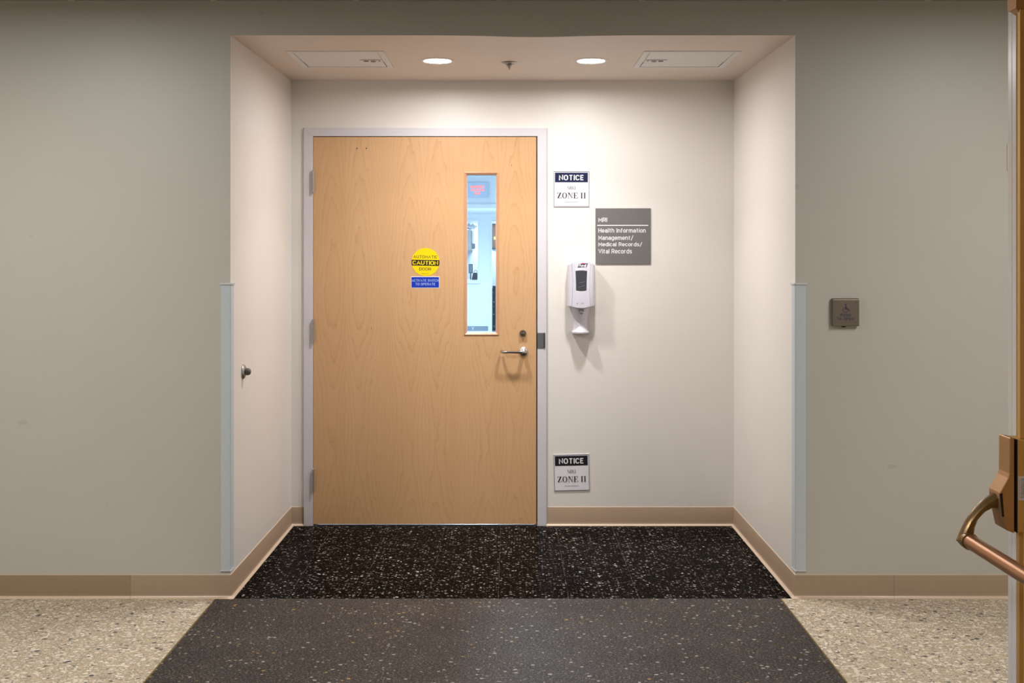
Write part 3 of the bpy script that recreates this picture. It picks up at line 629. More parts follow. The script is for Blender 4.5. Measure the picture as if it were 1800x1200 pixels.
box(bm, FX1, FX1+.007, YB-.004, YB+.002, 0, FZ1+.004); box(bm, FX0-.004, FX0, YB-.003, YB+.002, 0, FZ1+.004); box(bm, FX0-.004, FX1+.007, YB-.003, YB+.002, FZ1, FZ1+.004)
obj('door_frame', bm, M['frame'], door)
obj('gap_shade', box(new(), DXR+.0005, jR-.0005, DY+.012, DY+.045, .02, zi), M['dark'], door)  # dark strip stands in for the shade inside the door gap
# slab with window hole
wx0, wx1, wz0, wz1 = UX(820.5, YB), UX(872.3, YB), UZ(584.3, YB), UZ(307, YB)
slab = obj('door_panel', ring_box(new(), (DXL, DXR, DZ0, DZ1), (wx0-.006, wx1+.006, wz0-.006, wz1+.006), DY, DY+.0445), M['maple'], door)
b0 = (UX(816, YB), UX(877, YB), UZ(589, YB), UZ(302.3, YB))
def bead(bm, y_in, y_out, y_back):
    O = [(b0[0], b0[2]), (b0[1], b0[2]), (b0[1], b0[3]), (b0[0], b0[3])]; I = [(wx0, wz0), (wx1, wz0), (wx1, wz1), (wx0, wz1)]
    k = .35; Md = [(o[0]+(i[0]-o[0])*k, o[1]+(i[1]-o[1])*k) for o, i in zip(O, I)]
    P = [[(x, y_back, z) for x, z in O], [(x, y_out, z) for x, z in O], [(x, y_out-.002, z) for x, z in Md], [(x, y_in, z) for x, z in I], [(x, y_back+.016, z) for x, z in I]]
    rows = [[bm.verts.new(p) for p in lp] for lp in P]
    for a, b in zip(rows, rows[1:]):
        for i in range(4): bm.faces.new((a[i], a[(i+1) % 4], b[(i+1) % 4], b[i]))
    return bm
obj('window_bead', bead(new(), DY+.002, DY-.003, DY+.001), M['bead'], door)
bm = new(); ring_box(bm, (wx0-.001, wx1+.001, wz0-.001, wz1+.001), (wx0+.003, wx1-.003, wz0+.003, wz1-.003), DY+.012, DY+.017); obj('glazing_tape', bm, M['sheet'], door)
obj('window_glass', box(new(), wx0-.003, wx1+.003, DY+.019, DY+.025, wz0-.003, wz1+.003), M['glass'], door)
bm = new()
for px in (628, 644.3): lathe(bm, (UX(px, YB), DY+.001, UZ(261, YB)), (0, -1, 0), [(.0042, 0), (.0042, .002), (.003, .003), (0, .003)], 14)
obj('plugged_screw', bm, M['chrome'], door, smooth=True)
for py0, py1 in ((300, 339.5), (561, 601), (823, 863)):
    z0, z1 = UZ(py1, YB), UZ(py0, YB); hx = UX(551.6, YB)
    h = obj('hinge', lathe(new(), (hx, DY-.016, z0), (0, 0, 1), [(.003, -.003), (.0062, 0), (.0062, z1-z0), (.003, z1-z0+.003)], 18), M['hinge'], door, smooth=True)
    for k in range(1, 5):
        zz = z0+(z1-z0)*k/5; obj('knuckle_joint', lathe(new(), (hx, DY-.016, zz-.0005), (0, 0, 1), [(.0064, 0), (.0064, .001)], 18), M['gun'], h)
    obj('hinge_leaf', box(new(), hx-.002, hx+.003, DY-.012, DY+.03, z0, z1), M['hinge'], h)
# lever handle
lc = U(920, 617, YB); lc.y = DY
lh = obj('lever_handle', lathe(new(), lc, (0, -1, 0), [(.0235, 0), (.0235, .006), (.021, .0085), (.014, .0095), (.0115, .012), (.0105, .050), (.010, .056), (.006, .059)], 36), M['steel'], door, smooth=True)
pts = [lc+Vector((0, -.052, 0)), lc+Vector((-.012, -.057, 0)), lc+Vector((-.028, -.058, 0)), lc+Vector((-.085, -.058, 0)), lc+Vector((-.100, -.057, .0)), lc+Vector((-.113, -.050, .0008)), lc+Vector((-.1195, -.034, .001)), lc+Vector((-.1195, -.016, .001))]
obj('lever', tube(new(), pts, .0075, 16, [.0095, .0095, .0078, .0066, .0075, .0085, .0085, .0075]), M['chrome'], lh, smooth=True)
kc = U(919, 585, YB); kc.y = DY
kl = obj('key_cylinder', lathe(new(), kc, (0, -1, 0), [(.0185, 0), (.0180, .007), (.0145, .012), (.0140, .019), (.0115, .0195), (.0110, .0165), (.0, .0165)], 32), M['gun'], door, smooth=True)
bm = new(); lathe(bm, kc+Vector((0, -.0165, 0)), (0, -1, 0), [(.0075, 0), (.0075, .003), (.006, .0036)], 24); obj('key_plug', bm, M['chrome'], kl, smooth=True)
obj('keyway', box(new(), kc.x-.0008, kc.x+.0008, kc.y-.0206, kc.y-.0201, kc.z-.005, kc.z+.003), M['dark'], kl)
sp = obj('strike_plate', box(new(), UX(944.8, YB)-.001, UX(957.3, YB), FYF-.003, FYF-.0002, UZ(611.5, YB), UZ(584.3, YB)), M['strike'], door, bevel=.0012)
obj('strike_lip', box(new(), UX(956, YB), UX(957.8, YB), FYF-.006, FYF-.003, UZ(611.5, YB), UZ(584.3, YB)), M['dark'], sp)
obj('light_catch_strip', loft(new(), [[(jL, YB-.004, 0), (jL, YB+.002, .0035), (jL, YB+TW, .004), (jL, YB+TW+.01, 0)], [(jR, YB-.004, 0), (jR, YB+.002, .0035), (jR, YB+TW, .004), (jR, YB+TW+.01, 0)]]), M['alum'], door)  # strip added to catch light as the bright line under the door

# ------------------------------------------------------------------ stickers on the door
sy0 = DY-.0002
def disc_pts(cx, cz, r, n=64): return [(cx+r*math.cos(2*PI*i/n), cz+r*math.sin(2*PI*i/n)) for i in range(n)]
c = U(748, 460.3, DY); R = 24.6*DY/F; rt = -.018
cs = thing('caution_sticker', (c.x, DY, c.z), 'round yellow automatic door caution sticker on the maple door', 'sticker')
obj('sticker_disc', prism_xz(new(), disc_pts(c.x, c.z, R), DY-.0010, DY-.0002), M['yellow'], cs)
bm = new(); top_, bot = UZ(456.6, DY)-c.z, UZ(466.8, DY)-c.z; pp = []
def chord(z, s): return (s*math.sqrt(max(R*R-z*z, 0)), z)
arc = [chord(bot+(top_-bot)*i/6, 1) for i in range(7)]+[chord(top_-(top_-bot)*i/6, -1) for i in range(7)]
pp = [(c.x+x*math.cos(rt)-z*math.sin(rt), c.z+x*math.sin(rt)+z*math.cos(rt)) for x, z in arc]
prism_xz(bm, pp, DY-.0016, DY-.0010); obj('black_band', bm, M['ink'], cs)
bm = new(); A = (c.x, c.z)
text(bm, 'AUTOMATIC', UX(726.6, DY), UX(768.8, DY), UZ(453.8, DY), UZ(448.6, DY), DY-.0013, wt=.95, rot=rt, about=A)
text(bm, 'DOOR', UX(737, DY), UX(758.3, DY), UZ(475.2, DY), UZ(470.2, DY), DY-.0013, wt=1.0, rot=rt, about=A)
text(bm, 'automatic door entrances', UX(741, DY), UX(754, DY), UZ(481.1, DY), UZ(480, DY), DY-.0013, wt=1.0, rot=rt, about=A)
obj('black_lettering', bm, M['ink'], cs)
bm = new(); text(bm, 'CAUTION', UX(725.2, DY), UX(770.2, DY), UZ(465.2, DY), UZ(458.2, DY), DY-.0019, wt=1.45, gap=1.2, rot=rt, about=A); obj('yellow_lettering', bm, M['yellow'], cs)
x0, x1, z0, z1 = UX(722.2, DY), UX(772.8, DY), UZ(506.2, DY), UZ(485.8, DY)
ist = thing('instruction_sticker', ((x0+x1)/2, DY, (z0+z1)/2), 'blue rectangular activate switch sticker below the round yellow one', 'sticker')
obj('sticker_border', prism_xz(new(), rrect(x0, x1, z0, z1, .003), DY-.0010, DY-.0002), M['sheet'], ist)
e = .0032; obj('sticker_field', prism_xz(new(), rrect(x0+e, x1-e, z0+e, z1-e, .0015), DY-.0015, DY-.0010), M['blue'], ist)
bm = new(); text(bm, 'ACTIVATE SWITCH', UX(724.2, DY), UX(771, DY), UZ(494.9, DY), UZ(490.6, DY), DY-.0018, wt=.85); text(bm, 'TO OPERATE', UX(730.2, DY), UX(765.2, DY), UZ(501.3, DY), UZ(497, DY), DY-.0018, wt=.85)
obj('pale_lettering', bm, M['lblue'], ist)

# ================================================================== SIGNS ON THE BACK WALL
def notice(px0, px1, py0, py1, head, rt, label):
    x0, x1, z0, z1 = UX(px0, YB), UX(px1, YB), UZ(py1, YB), UZ(py0, YB); cx, cz = (x0+x1)/2, (z0+z1)/2; W, H = x1-x0, z1-z0
    def R_(P):
        return [(cx+(x-cx)*math.cos(rt)-(z-cz)*math.sin(rt), cz+(x-cx)*math.sin(rt)+(z-cz)*math.cos(rt)) for x, z in P]
    def rc(a, b, c_, d): return R_([(x0+a*W, z1-d*H), (x0+b*W, z1-d*H), (x0+b*W, z1-c_*H), (x0+a*W, z1-c_*H)])
    t = thing('notice_sign', (cx, YB, cz), label, 'sign', 'white zone notice signs beside the maple door')
    obj('sign_plate', prism_xz(new(), rc(0, 1, 0, 1), YB-.0040, YB-.0002), M['sheet'], t)
    bm = new(); y1, y0 = YB-.0041, YB-.0045; k = .012; m = .008
    for r in (rc(m, 1-m, m, m+k), rc(m, 1-m, 1-m-k, 1-m), rc(m, m+k, m, 1-m), rc(1-m-k, 1-m, m, 1-m)): prism_xz(bm, r, y0, y1)
    obj('border_line', bm, M['ink'], t)
    obj('header_band', prism_xz(new(), rc(.04, .955, .04, .31), YB-.0046, YB-.0041), M[head], t)
    def tb(fn, s, a, b, c_, d, bm, **kw): fn(bm, s, x0+a*W, x0+b*W, z1-d*H, z1-c_*H, YB-.0050, rot=rt or 1e-9, about=(cx, cz), **kw)
    bm = new(); tb(text, 'NOTICE', .15, .85, .105, .255, bm, wt=1.5, gap=1.6); obj('header_lettering', bm, M['swhite'], t)
    bm = new(); tb(serif, 'MRI', .38, .62, .42, .515, bm, heavy=.75); tb(serif, 'ZONE II', .095, .905, .60, .755, bm, heavy=1.1); obj('black_lettering', bm, M['ink'], t)
    bm = new(); tb(text, 'Unscreened MRI Patients', .31, .70, .845, .872, bm); obj('fine_print', bm, M['fine'], t)
notice(973, 1036, 300.8, 363.8, 'navy', 0, 'white zone notice sign with navy header, higher beside the door frame')
notice(973.3, 1036.2, 798, 862.2, 'black', .022, 'slightly tilted white zone notice sign with shade-darkened navy header near the baseboard')
x0, x1, z0, z1 = UX(1046.6, YB), UX(1143.6, YB), UZ(464, YB), UZ(366, YB)
gs = thing('department_sign', ((x0+x1)/2, YB, (z0+z1)/2), 'square grey department sign with white lettering on the cream wall', 'sign')
obj('sign_plate', box(new(), x0, x1, YB-.006, YB-.0002, z0, z1), M['sgrey'], gs, bevel=.0008)
bm = new()
for s_, a, b, c_, d in (('MRI', 1051.6, 1067, 390, 382.5), ('Health Information', 1051.6, 1134.8, 408.8, 401), ('Management/', 1051.6, 1112.8, 423.3, 413.5),
                       ('Medical Records/', 1051.6, 1128.4, 433.6, 425.4), ('Vital Records', 1051.6, 1110.8, 445.4, 437.4)):
    text(bm, s_, UX(a, YB), UX(b, YB), UZ(c_, YB), UZ(d, YB), YB-.0064, wt=1.28, gap=1.35)
obj('white_lettering', bm, M['swhite'], gs)
obj('rule_line', box(new(), UX(1049.6, YB), UX(1139.2, YB), YB-.0068, YB-.0061, UZ(396.8, YB), UZ(395.2, YB)), M['swhite'], gs)

# ================================================================== SANITIZER DISPENSER
Yd = YB-.06; K = Yd/F
sc = U(1021.5, 522, Yd); sd = thing('sanitizer_dispenser', (sc.x, YB, sc.z-.06), 'white wall hand sanitizer dispenser below the grey department sign', 'dispenser')
def dp(px, py, y=Yd): return (UX(px, y), UZ(py, y))
def outline(w, top_, sh, bs, bot, y, cx=1021.5, n=16):
    """body outline: arched top and bottom, straight sides"""
    P = []
    for i in range(n+1):
        a = -1+2*i/n; P.append((cx+w*a, top_+(sh-top_)*(.5*a*a+.5*a**8)*1.25))
    for i in range(n+1):
        a = 1-2*i/n; P.append((cx+w*a, bot-(bot-bs)*a*a))
    return [(UX(x, y), y, UZ(z, y)) for x, z in P]
Ya, Yb_, Yc = YB-.0005, YB-.050, YB-.098
bm = new(); loft(bm, [outline(23.5, 463.5, 468, 534, 536, Ya), outline(24.3, 461, 466, 536, 538, YB-.02), outline(23.8, 459.5, 465, 537, 539.5, Yb_)])
obj('back_shell', bm, M['plastic2'], sd, bevel=.002, smooth=True)
bm = new(); loft(bm, [outline(24.2, 458.8, 464.6, 537.0, 541, YB-.051), outline(24.0, 458.0, 464.4, 537.0, 541, YB-.070), outline(20.8, 458.2, 463.4, 537.5, 541.4, YB-.088), outline(16.5, 458.8, 462.2, 538.3, 541.4, Yc), outline(10, 459.8, 461.6, 540, 541.0, Yc-.002)])
cover = obj('front_cover', bm, M['plastic'], sd, smooth=True)
Yg = Yc-.0022
def curve_strip(bm, pts, w, y):
    L = []
    for i, (x, z) in enumerate(pts):
        L.append([(x-w/2, y, z), (x+w/2, y, z), (x+w/2, y+.004, z), (x-w/2, y+.004, z)])
    loft(bm, L)
for s in (-1, 1):
    bm = new(); P = []
    for i in range(15):
        v = i/14; P.append(dp(1021.5+s*(17.0-2.2*math.sin(PI*v)), 462.5+v*75, YB-.0965))
    curve_strip(bm, P, .0007, YB-.0997); obj('seam_line', bm, M['fine'], cover)
# window: concave-sided dark opening with inner liner bag
def winpts(w0, w1, t_, b_, y, n=8):
    P = [(1021.8+w0*a, t_-1.0+abs(a)**2*1.0) for a in [-1+2*i/n for i in range(n+1)]]
    P += [(1021.8+w0-(w0-w1)*math.sin(PI*.5*v), t_+(b_-t_)*v) for v in [i/n for i in range(1, n)]]
    P += [(1021.8-w1*a*-1*-1, b_+1.2-1.2*a*a) for a in [-1+2*i/n for i in range(n+1)]]
    P += [(1021.8-w0+(w0-w1)*math.sin(PI*.5*v), t_+(b_-t_)*v) for v in [1-i/n for i in range(1, n)]]
    return [(UX(x, y), UZ(z, y)) for x, z in P]
obj('level_window', prism_xz(new(), winpts(10.2, 9.2, 476, 510, Yg), Yg-.0006, Yg+.002), M['smoked'], cover)
bm = new(); hy = Yg-.0009
for (a, b, cc, d) in ((1017, 497.5, 1024, 496.2), (1024, 496.2, 1030, 494.5), (1016, 505, 1029, 501)):
    p, q_ = Vector(dp(a, b, hy)), Vector(dp(cc, d, hy)); tube(bm, [(p.x, hy, p.y), (q_.x, hy, q_.y)], .0006, 6)
obj('liquid_level', bm, M['fine'], cover)
bm = new(); rnd = random.Random(3)
for i in range(9):
    a = 1014+i*1.8; b = 507.2+rnd.random()*2.2; x, z = dp(a, b, hy); box(bm, x, x+.003+.003*rnd.random(), hy-.0002, hy+.0004, z, z+.0035)
obj('bag_highlight', bm, M['chrome'], cover)
# logo
bm = new(); prism_xz(bm, [dp(1015.2, 470, Yg), dp(1031, 469.0, Yg), dp(1033, 462.8, Yg), dp(1025, 463.0, Yg), dp(1017.3, 463.6, Yg)], Yg-.0008, Yg+.003); lg = obj('logo_badge', bm, M['navy'], cover)
bm = new(); text(bm, 'Purell', UX(1017, Yg), UX(1031, Yg), UZ(469.0, Yg), UZ(464.0, Yg), Yg-.0012, wt=1.6, gap=.6, slant=.18); obj('logo_lettering', bm, M['swhite'], lg)
bm = new(); prism_xz(bm, [dp(1021.5, 463.6, Yg), dp(1029, 463.4, Yg), dp(1027, 462.2, Yg), dp(1023, 462.3, Yg)], Yg-.0014, Yg-.0008); obj('logo_accent', bm, M['magenta'], lg)
obj('indicator_light', lathe(new(), (UX(1015, Yg), Yg+.002, UZ(533.4, Yg)), (0, -1, 0), [(.0022, 0), (.0022, .0022), (0, .0026)], 12), M['dark'], cover)
bm = new()
for a in (-60, -30, 0, 30, 60):
    an = math.radians(90+a); p = Vector((UX(1023.5, Yg), Yg-.0003, UZ(534.6, Yg))); d = Vector((math.cos(an), 0, math.sin(an)))
    tube(bm, [p+d*.003, p+d*.0095], .0004, 6)
obj('hand_symbol', bm, M['fine'], cover)
# lower shield and drip tray
def sh(w, py, y0, y1, cx=1020.8, n=10):
    L = []
    for i in range(n+1):
        a = -1+2*i/n; L.append((UX(cx+w*a, y1), y1+(y0-y1)*a*a*.55, UZ(py, y1)))
    L += [(UX(cx+w, y0), y0, UZ(py, y0)), (UX(cx-w, y0), y0, UZ(py, y0))]
    return L
bm = new(); loft(bm, [sh(15.4, 537, Ya, YB-.075), sh(14.6, 545, Ya, YB-.066), sh(12.6, 556, Ya, YB-.050), sh(11.8, 567, Ya, YB-.045), sh(12.2, 576, Ya, YB-.055), sh(14.2, 582, Ya, YB-.072), sh(14.6, 583.5, Ya, YB-.076)])
shd = obj('drip_shield', bm, M['plastic'], sd, smooth=True)
bm = new(); loft(bm, [sh(14.8, 583, Ya, YB-.086), sh(15.4, 583.8, Ya, YB-.090), sh(15.2, 586, Ya, YB-.089), sh(13.8, 586.8, Ya, YB-.084)]); obj('drip_tray', bm, M['plastic'], sd, smooth=True)
bm = new(); yy = YB-.072
for a, b, c_, d in ((1017.2, 544, 1018, 547.5), (1025, 544, 1025.8, 547.5), (1019.5, 544, 1023.5, 545), (1018.5, 550.3, 1019.6, 551.5), (1020.6, 550, 1022.2, 551.7), (1023.2, 550.3, 1024.4, 551.5)):
    y_ = YB-.070 if b < 549 else YB-.0645
    box(bm, UX(a, y_), UX(c_, y_), y_, y_+.012, UZ(d, y_), UZ(b, y_))
obj('sensor', bm, M['fine'], shd)

# ================================================================== PUSH PLATE
Yp = YF-.022; x0, x1, z0, z1 = UX(1462, Yp), UX(1511, Yp), UZ(573.5, Yp), UZ(524.3, Yp)
pt = thing('push_plate', ((x0+x1)/2, YF, (z0+z1)/2), 'square steel push to open plate on the right grey wall', 'switch')
e = .006
bm = new()
loft(bm, [[(x0+e, YF-.0002, z0+e*.6), (x1-e*.6, YF-.0002, z0+e*.6), (x1-e*.6, YF-.0002, z1-.002), (x0+e, YF-.0002, z1-.002)],
          [(x0+.001, YF-.012, z0), (x1, YF-.012, z0), (x1, YF-.012, z1), (x0+.001, YF-.012, z1)],
          [(x0+.005, YF-.0225, z0+.002), (x1-.002, YF-.0225, z0+.002), (x1-.002, YF-.0225, z1-.005), (x0+.005, YF-.0225, z1-.005)]])
obj('steel_cover', bm, M['plate'], pt, bevel=.0015)
obj('bottom_catch', box(new(), UX(1481, Yp), UX(1488, Yp), YF-.012, YF-.002, UZ(575.3, Yp), UZ(573, Yp)), M['dark'], pt)
yy = YF-.0232; bm = new()
text(bm, 'PUSH', UX(1477.4, yy), UX(1495.4, yy), UZ(556, yy), UZ(551.2, yy), yy, wt=1.2, gap=2.2); text(bm, 'TO', UX(1471.3, yy), UX(1479, yy), UZ(562.4, yy), UZ(558, yy), yy, wt=1.2, gap=2.2)
text(bm, 'OPEN', UX(1483.5, yy), UX(1500.5, yy), UZ(562.2, yy), UZ(557.8, yy), yy, wt=1.2, gap=2.2); obj('blue_lettering', bm, M['pblue'], pt)
bm = new(); P = lambda a, b: (UX(a, yy), UZ(b, yy))
hc_ = P(1486.8, 535.6); prism_xz(bm, disc_pts(hc_[0], hc_[1], .0032, 16), yy, yy+.0006)
prism_xz(bm, [P(1485.8, 538), P(1487.8, 538), P(1488, 540.2), P(1490, 540.3), P(1490, 541), P(1488, 541.1), P(1488.2, 542), P(1491.6, 542.2), P(1493.2, 546), P(1494, 545.6), P(1494, 546.4), P(1492.4, 547), P(1490.6, 543.6), P(1486, 543.5)], yy, yy+.0006)
R0 = 4.7*yy/F; cxz = P(1486.2, 544.4); L = []
for i in range(25):
    a = math.radians(125+i*(345-125)/24); L.append([(cxz[0]+R0*math.cos(a), yy, cxz[1]+R0*math.sin(a)), (cxz[0]+(R0-.0018)*math.cos(a), yy, cxz[1]+(R0-.0018)*math.sin(a)), (cxz[0]+(R0-.0018)*math.cos(a), yy+.0006, cxz[1]+(R0-.0018)*math.sin(a)), (cxz[0]+R0*math.cos(a), yy+.0006, cxz[1]+R0*math.sin(a))])
loft(bm, L); obj('wheelchair_symbol', bm, M['pblue'], pt)
for a, b in ((1469.5, 530.6), (1487.5, 531.6), (1505, 531.5), (1468.6, 565.7), (1486.5, 565.6), (1503.8, 566.4)):
    obj('rivet', lathe(new(), (UX(a, yy), YF-.0222, UZ(b, yy)), (0, -1, 0), [(.0016, 0), (.0016, .0006), (0, .0012)], 10), M['dark'], pt)
# half-hidden plate on the same wall
hx0 = UX(1770, YF); top('switch_plate', box(new(), hx0, hx0+.075, YF-.006, YF-.0002, UZ(299.5, YF), UZ(253, YF)), M['plastic2'], 'pale wall plate mostly hidden behind the open door edge', 'wall plate', origin=(hx0+.037, YF, UZ(276, YF)), bevel=.001)

# ================================================================== DOOR STOP
Yk = 5.076; f = (Yk-YF)/(YB-YF); wx = XL+(XLb-XL)*f; kz = UZ(653, Yk)
ds = thing('wall_door_stop', (wx, Yk, kz), 'round metal wall door stop with grey rubber ball on the cream wall', 'door stop')
obj('flange', lathe(new(), (wx+.0006, Yk, kz), (1, 0, 0), [(.033, 0), (.033, .003), (.029, .0075), (.022, .011), (.015, .012), (.015, .016)], 32), M['steel'], ds, smooth=True)
obj('rubber_bumper', lathe(new(), (wx+.012, Yk, kz), (1, 0, 0), [(.0150, 0), (.0165, .006), (.0160, .014), (.013, .020), (.008, .0235), (.0, .0245)], 24), M['rubber'], ds, smooth=True)

# ================================================================== CORNER GUARDS
def guard(side, label):
    if side < 0: xe = UX(408, YF-.004); xf = UX(388.3, YF-.004); wxs = XL
    else: xe = UX(1398.0, YF-.004); xf = UX(1417, YF-.004); wxs = XR
    z0, z1 = UZ(1001.5, YF), UZ(500.5, YF); s = 1 if side < 0 else -1
    g_ = thing('corner_guard', (wxs, YF, z0), label, 'corner guard', 'corner guards at the alcove mouth')
    xi = wxs+s*.0025
    def shp(gr, a=0):
        o = xi+s*gr; q = YF-.0035-gr
        r = .004
        return [(xf-s*gr, YF-.0003), (xf-s*gr, q), (o-s*r, q), (o-s*r*.3, q+r*.3), (o, q+r), (o, YF+.050+gr), (wxs+s*.0012, YF+.050+gr), (wxs+s*.0003, YF-.0003)]
    obj('guard_strip', prism_xy(new(), shp(0), z0, z1), M['guard'], g_, smooth=False)
    obj('end_cap', prism_xy(new(), shp(.0045), z1, z1+.0085), M['guardcap'], g_, bevel=.0012)
    obj('end_cap', prism_xy(new(), shp(.0025), z0-.005, z0), M['guardcap'], g_, bevel=.0008)
guard(-1, 'blue-grey vinyl corner guard at the left mouth of the alcove')
guard(1, 'blue-grey vinyl corner guard at the right mouth of the alcove')

# ================================================================== ALCOVE CEILING FITTINGS
ZS = 2.438
def ceil_pt(px, py): Y = F*(ZS-EYE)/(CY-py); return UX(px, Y), Y
def panel(xa, xb, latch_side, label):
    ya, yb = 5.236, 5.700; z = ZA0+(ZA1-ZA0)*.35
    t = thing('access_panel', ((xa+xb)/2, (ya+yb)/2, z), label, 'access panel', 'access panels in the alcove ceiling')
    bm = new(); rim = .028
    def ringz(o4, i4, zl, zh):
        O = [(o4[0], o4[2]), (o4[1], o4[2]), (o4[1], o4[3]), (o4[0], o4[3])]; I = [(i4[0], i4[2]), (i4[1], i4[2]), (i4[1], i4[3]), (i4[0], i4[3])]
        v = [[bm.verts.new((x, y, zz)) for x, y in Q] for Q in (O, I) for zz in (zl, zh)]
        Ol, Oh, Il, Ih = v
        for i in range(4):
            j = (i+1) % 4
            for q in ((Ol[i], Ol[j], Il[j], Il[i]), (Oh[i], Oh[j], Ih[j], Ih[i]), (Ol[i], Ol[j], Oh[j], Oh[i]), (Il[i], Il[j], Ih[j], Ih[i])): bm.faces.new(q)
    ringz((xa, xb, ya, yb), (xa+rim, xb-rim, ya+rim, yb-rim), z-.0035, z+.002)
    obj('panel_frame', bm, M['panel'], t, bevel=.0008)
    obj('recess_shade', box(new(), xa+rim-.001, xb-rim+.001, ya+rim-.001, yb-rim+.001, z+.0008, z+.0016), M['dark'], t)  # dark sheet painted in as the shadow of the gap round the hatch
    h = obj('panel_hatch', box(new(), xa+rim+.005, xb-rim-.005, ya+rim+.005, yb-rim-.005, z-.0020, z+.0006), M['panel'], t, bevel=.0006)
    s = latch_side; lx = (xb-rim if s > 0 else xa+rim); ym = (ya+yb)/2+.02
    p = lambda a, b: sorted((lx-s*a, lx-s*b))
    a0, a1 = p(.012, .105); obj('latch_plate', box(new(), a0, a1, ym-.024, ym+.024, z-.0045, z-.0025), M['panel'], h, bevel=.0006)
    a0, a1 = p(.008, .112); obj('latch_edge', box(new(), a0, a1, ym-.030, ym-.0245, z-.0035, z-.0024), M['gun'], h)
    a0, a1 = p(.072, .096); obj('latch_slot', box(new(), a0, a1, ym-.014, ym+.014, z-.0050, z-.0044), M['dark'], h)
    a0, a1 = p(.018, .022); obj('latch_mark', box(new(), a0, a1, ym-.016, ym+.016, z-.0050, z-.0044), M['dark'], h)
    lxm = lx-s*.05; obj('latch_knob', lathe(new(), (lxm, ym, z-.0044), (0, 0, -1), [(.013, 0), (.013, .003), (.009, .005), (0, .005)], 20), M['gun'], h, smooth=True)
panel(-1.0475, -.5893, 1, 'square metal access panel in the alcove ceiling, left one')
panel(.629, 1.0865, -1, 'square metal access panel in the alcove ceiling, right one')

def lens_mat(name, watt, r, col):
    return emit(name, col, watt/(PI*PI*r*r))
LR = .066
M['lens'] = lens_mat('downlight_lens', DOWN_W*.12, LR, DOWN_C)
def downlight(px, label, z, y, r=LR, mat=None):
    x = UX(px, y) if abs(px) > 20 else px
    t = thing('recessed_downlight', (x, y, z), label, 'ceiling light', 'recessed downlights in the alcove ceiling')
    obj('trim_ring', lathe(new(), (x, y, z+.0005), (0, 0, -1), [(r+.006, -.002), (r+.019, -.001), (r+.019, .002), (r+.013, .0045), (r+.003, .0045), (r, .002), (r, -.001)], 48), M['trimw'], t, smooth=True)
    obj('light_lens', lathe(new(), (x, y, z-.0005), (0, 0, -1), [(r, 0), (r-.001, .0015), (r*.6, .0028), (0, .0034)], 48), mat or M['lens'], t, smooth=True)
    ld = bpy.data.lights.new('lamp', 'AREA'); ld.shape = 'DISK'; ld.size = 2*r; ld.energy = DOWN_W*.585; ld.color = DOWN_C; ld.spread = math.radians(174)
    lo = bpy.data.objects.new('lamp', ld); COL.objects.link(lo); lo.parent = t; lo.location = (0, 0, -.006)
    l2 = ld.copy(); l2.energy = DOWN_W*.26; l2.spread = math.radians(104); lo = bpy.data.objects.new('lamp', l2); COL.objects.link(lo); lo.parent = t; lo.location = (0, 0, -.0065)
downlight(769, 'glowing round downlight in the alcove ceiling left of the sprinkler', ZA0+.0022, 5.50)
downlight(1039, 'glowing round downlight in the alcove ceiling right of the sprinkler', ZA0+.0022, 5.50)
sx, sy_ = UX(895, 5.55), 5.55; z = ZA0+.0024
sk = thing('fire_sprinkler', (sx, sy_, z), 'chrome fire sprinkler between the two round downlights', 'sprinkler')
obj('escutcheon', lathe(new(), (sx, sy_, z), (0, 0, -1), [(.038, -.001), (.038, .002), (.034, .005), (.024, .009), (.022, .006), (.0, .005)], 36), M['gun'], sk, smooth=True)
obj('sprinkler_body', lathe(new(), (sx, sy_, z-.004), (0, 0, -1), [(.013, 0), (.013, .010), (.006, .013), (.0035, .018), (.0030, .027)], 24), M['gun'], sk, smooth=True)
bm = new()
for s in (-1, 1): tube(bm, [(sx+s*.010, sy_, z-.006), (sx+s*.012, sy_, z-.014), (sx+s*.0035, sy_, z-.029)], .0014, 8)
obj('sprinkler_frame', bm, M['chrome'], sk, smooth=True)
obj('deflector', lathe(new(), (sx, sy_, z-.030), (0, 0, -1), [(.002, 0), (.007, .003), (.0085, .006), (.0075, .009), (.0, .010)], 20), M['bulb'], sk, smooth=True)

# ================================================================== OPEN DOOR WITH PANIC BAR
DX = 1.085; yE = 2.437
d2 = thing('door_2', (DX+.02, 1.50, 0), 'open bronze door with a panic bar at the right edge', 'door', kind='structure')
obj('door_panel', box(new(), DX+.001, DX+.044, 1.50, yE-.001, .008, 2.13), M['amber'], d2, bevel=.001)
bm = new(); box(bm, DX-.001, DX+.045, yE-.018, yE, .008, 2.13); box(bm, DX-.001, DX+.001, yE-.0385, yE-.0195, .008, 2.13); box(bm, DX-.0002, DX+.001, yE-.0196, yE-.0179, .008, 2.13)
obj('white_edge_strip', bm, M['white'], d2, bevel=.0006)
yr = 2.335; rx = UX(1792.5, yr)
obj('vertical_rod', box(new(), 1.0575, 1.0848, 2.322, 2.334, 1.106, 2.10), M['amber'], d2, bevel=.0012)
obj('vertical_rod', box(new(), 1.0500, 1.0595, 2.309, 2.3225, .02, .92), M['amber'], d2, bevel=.0012)
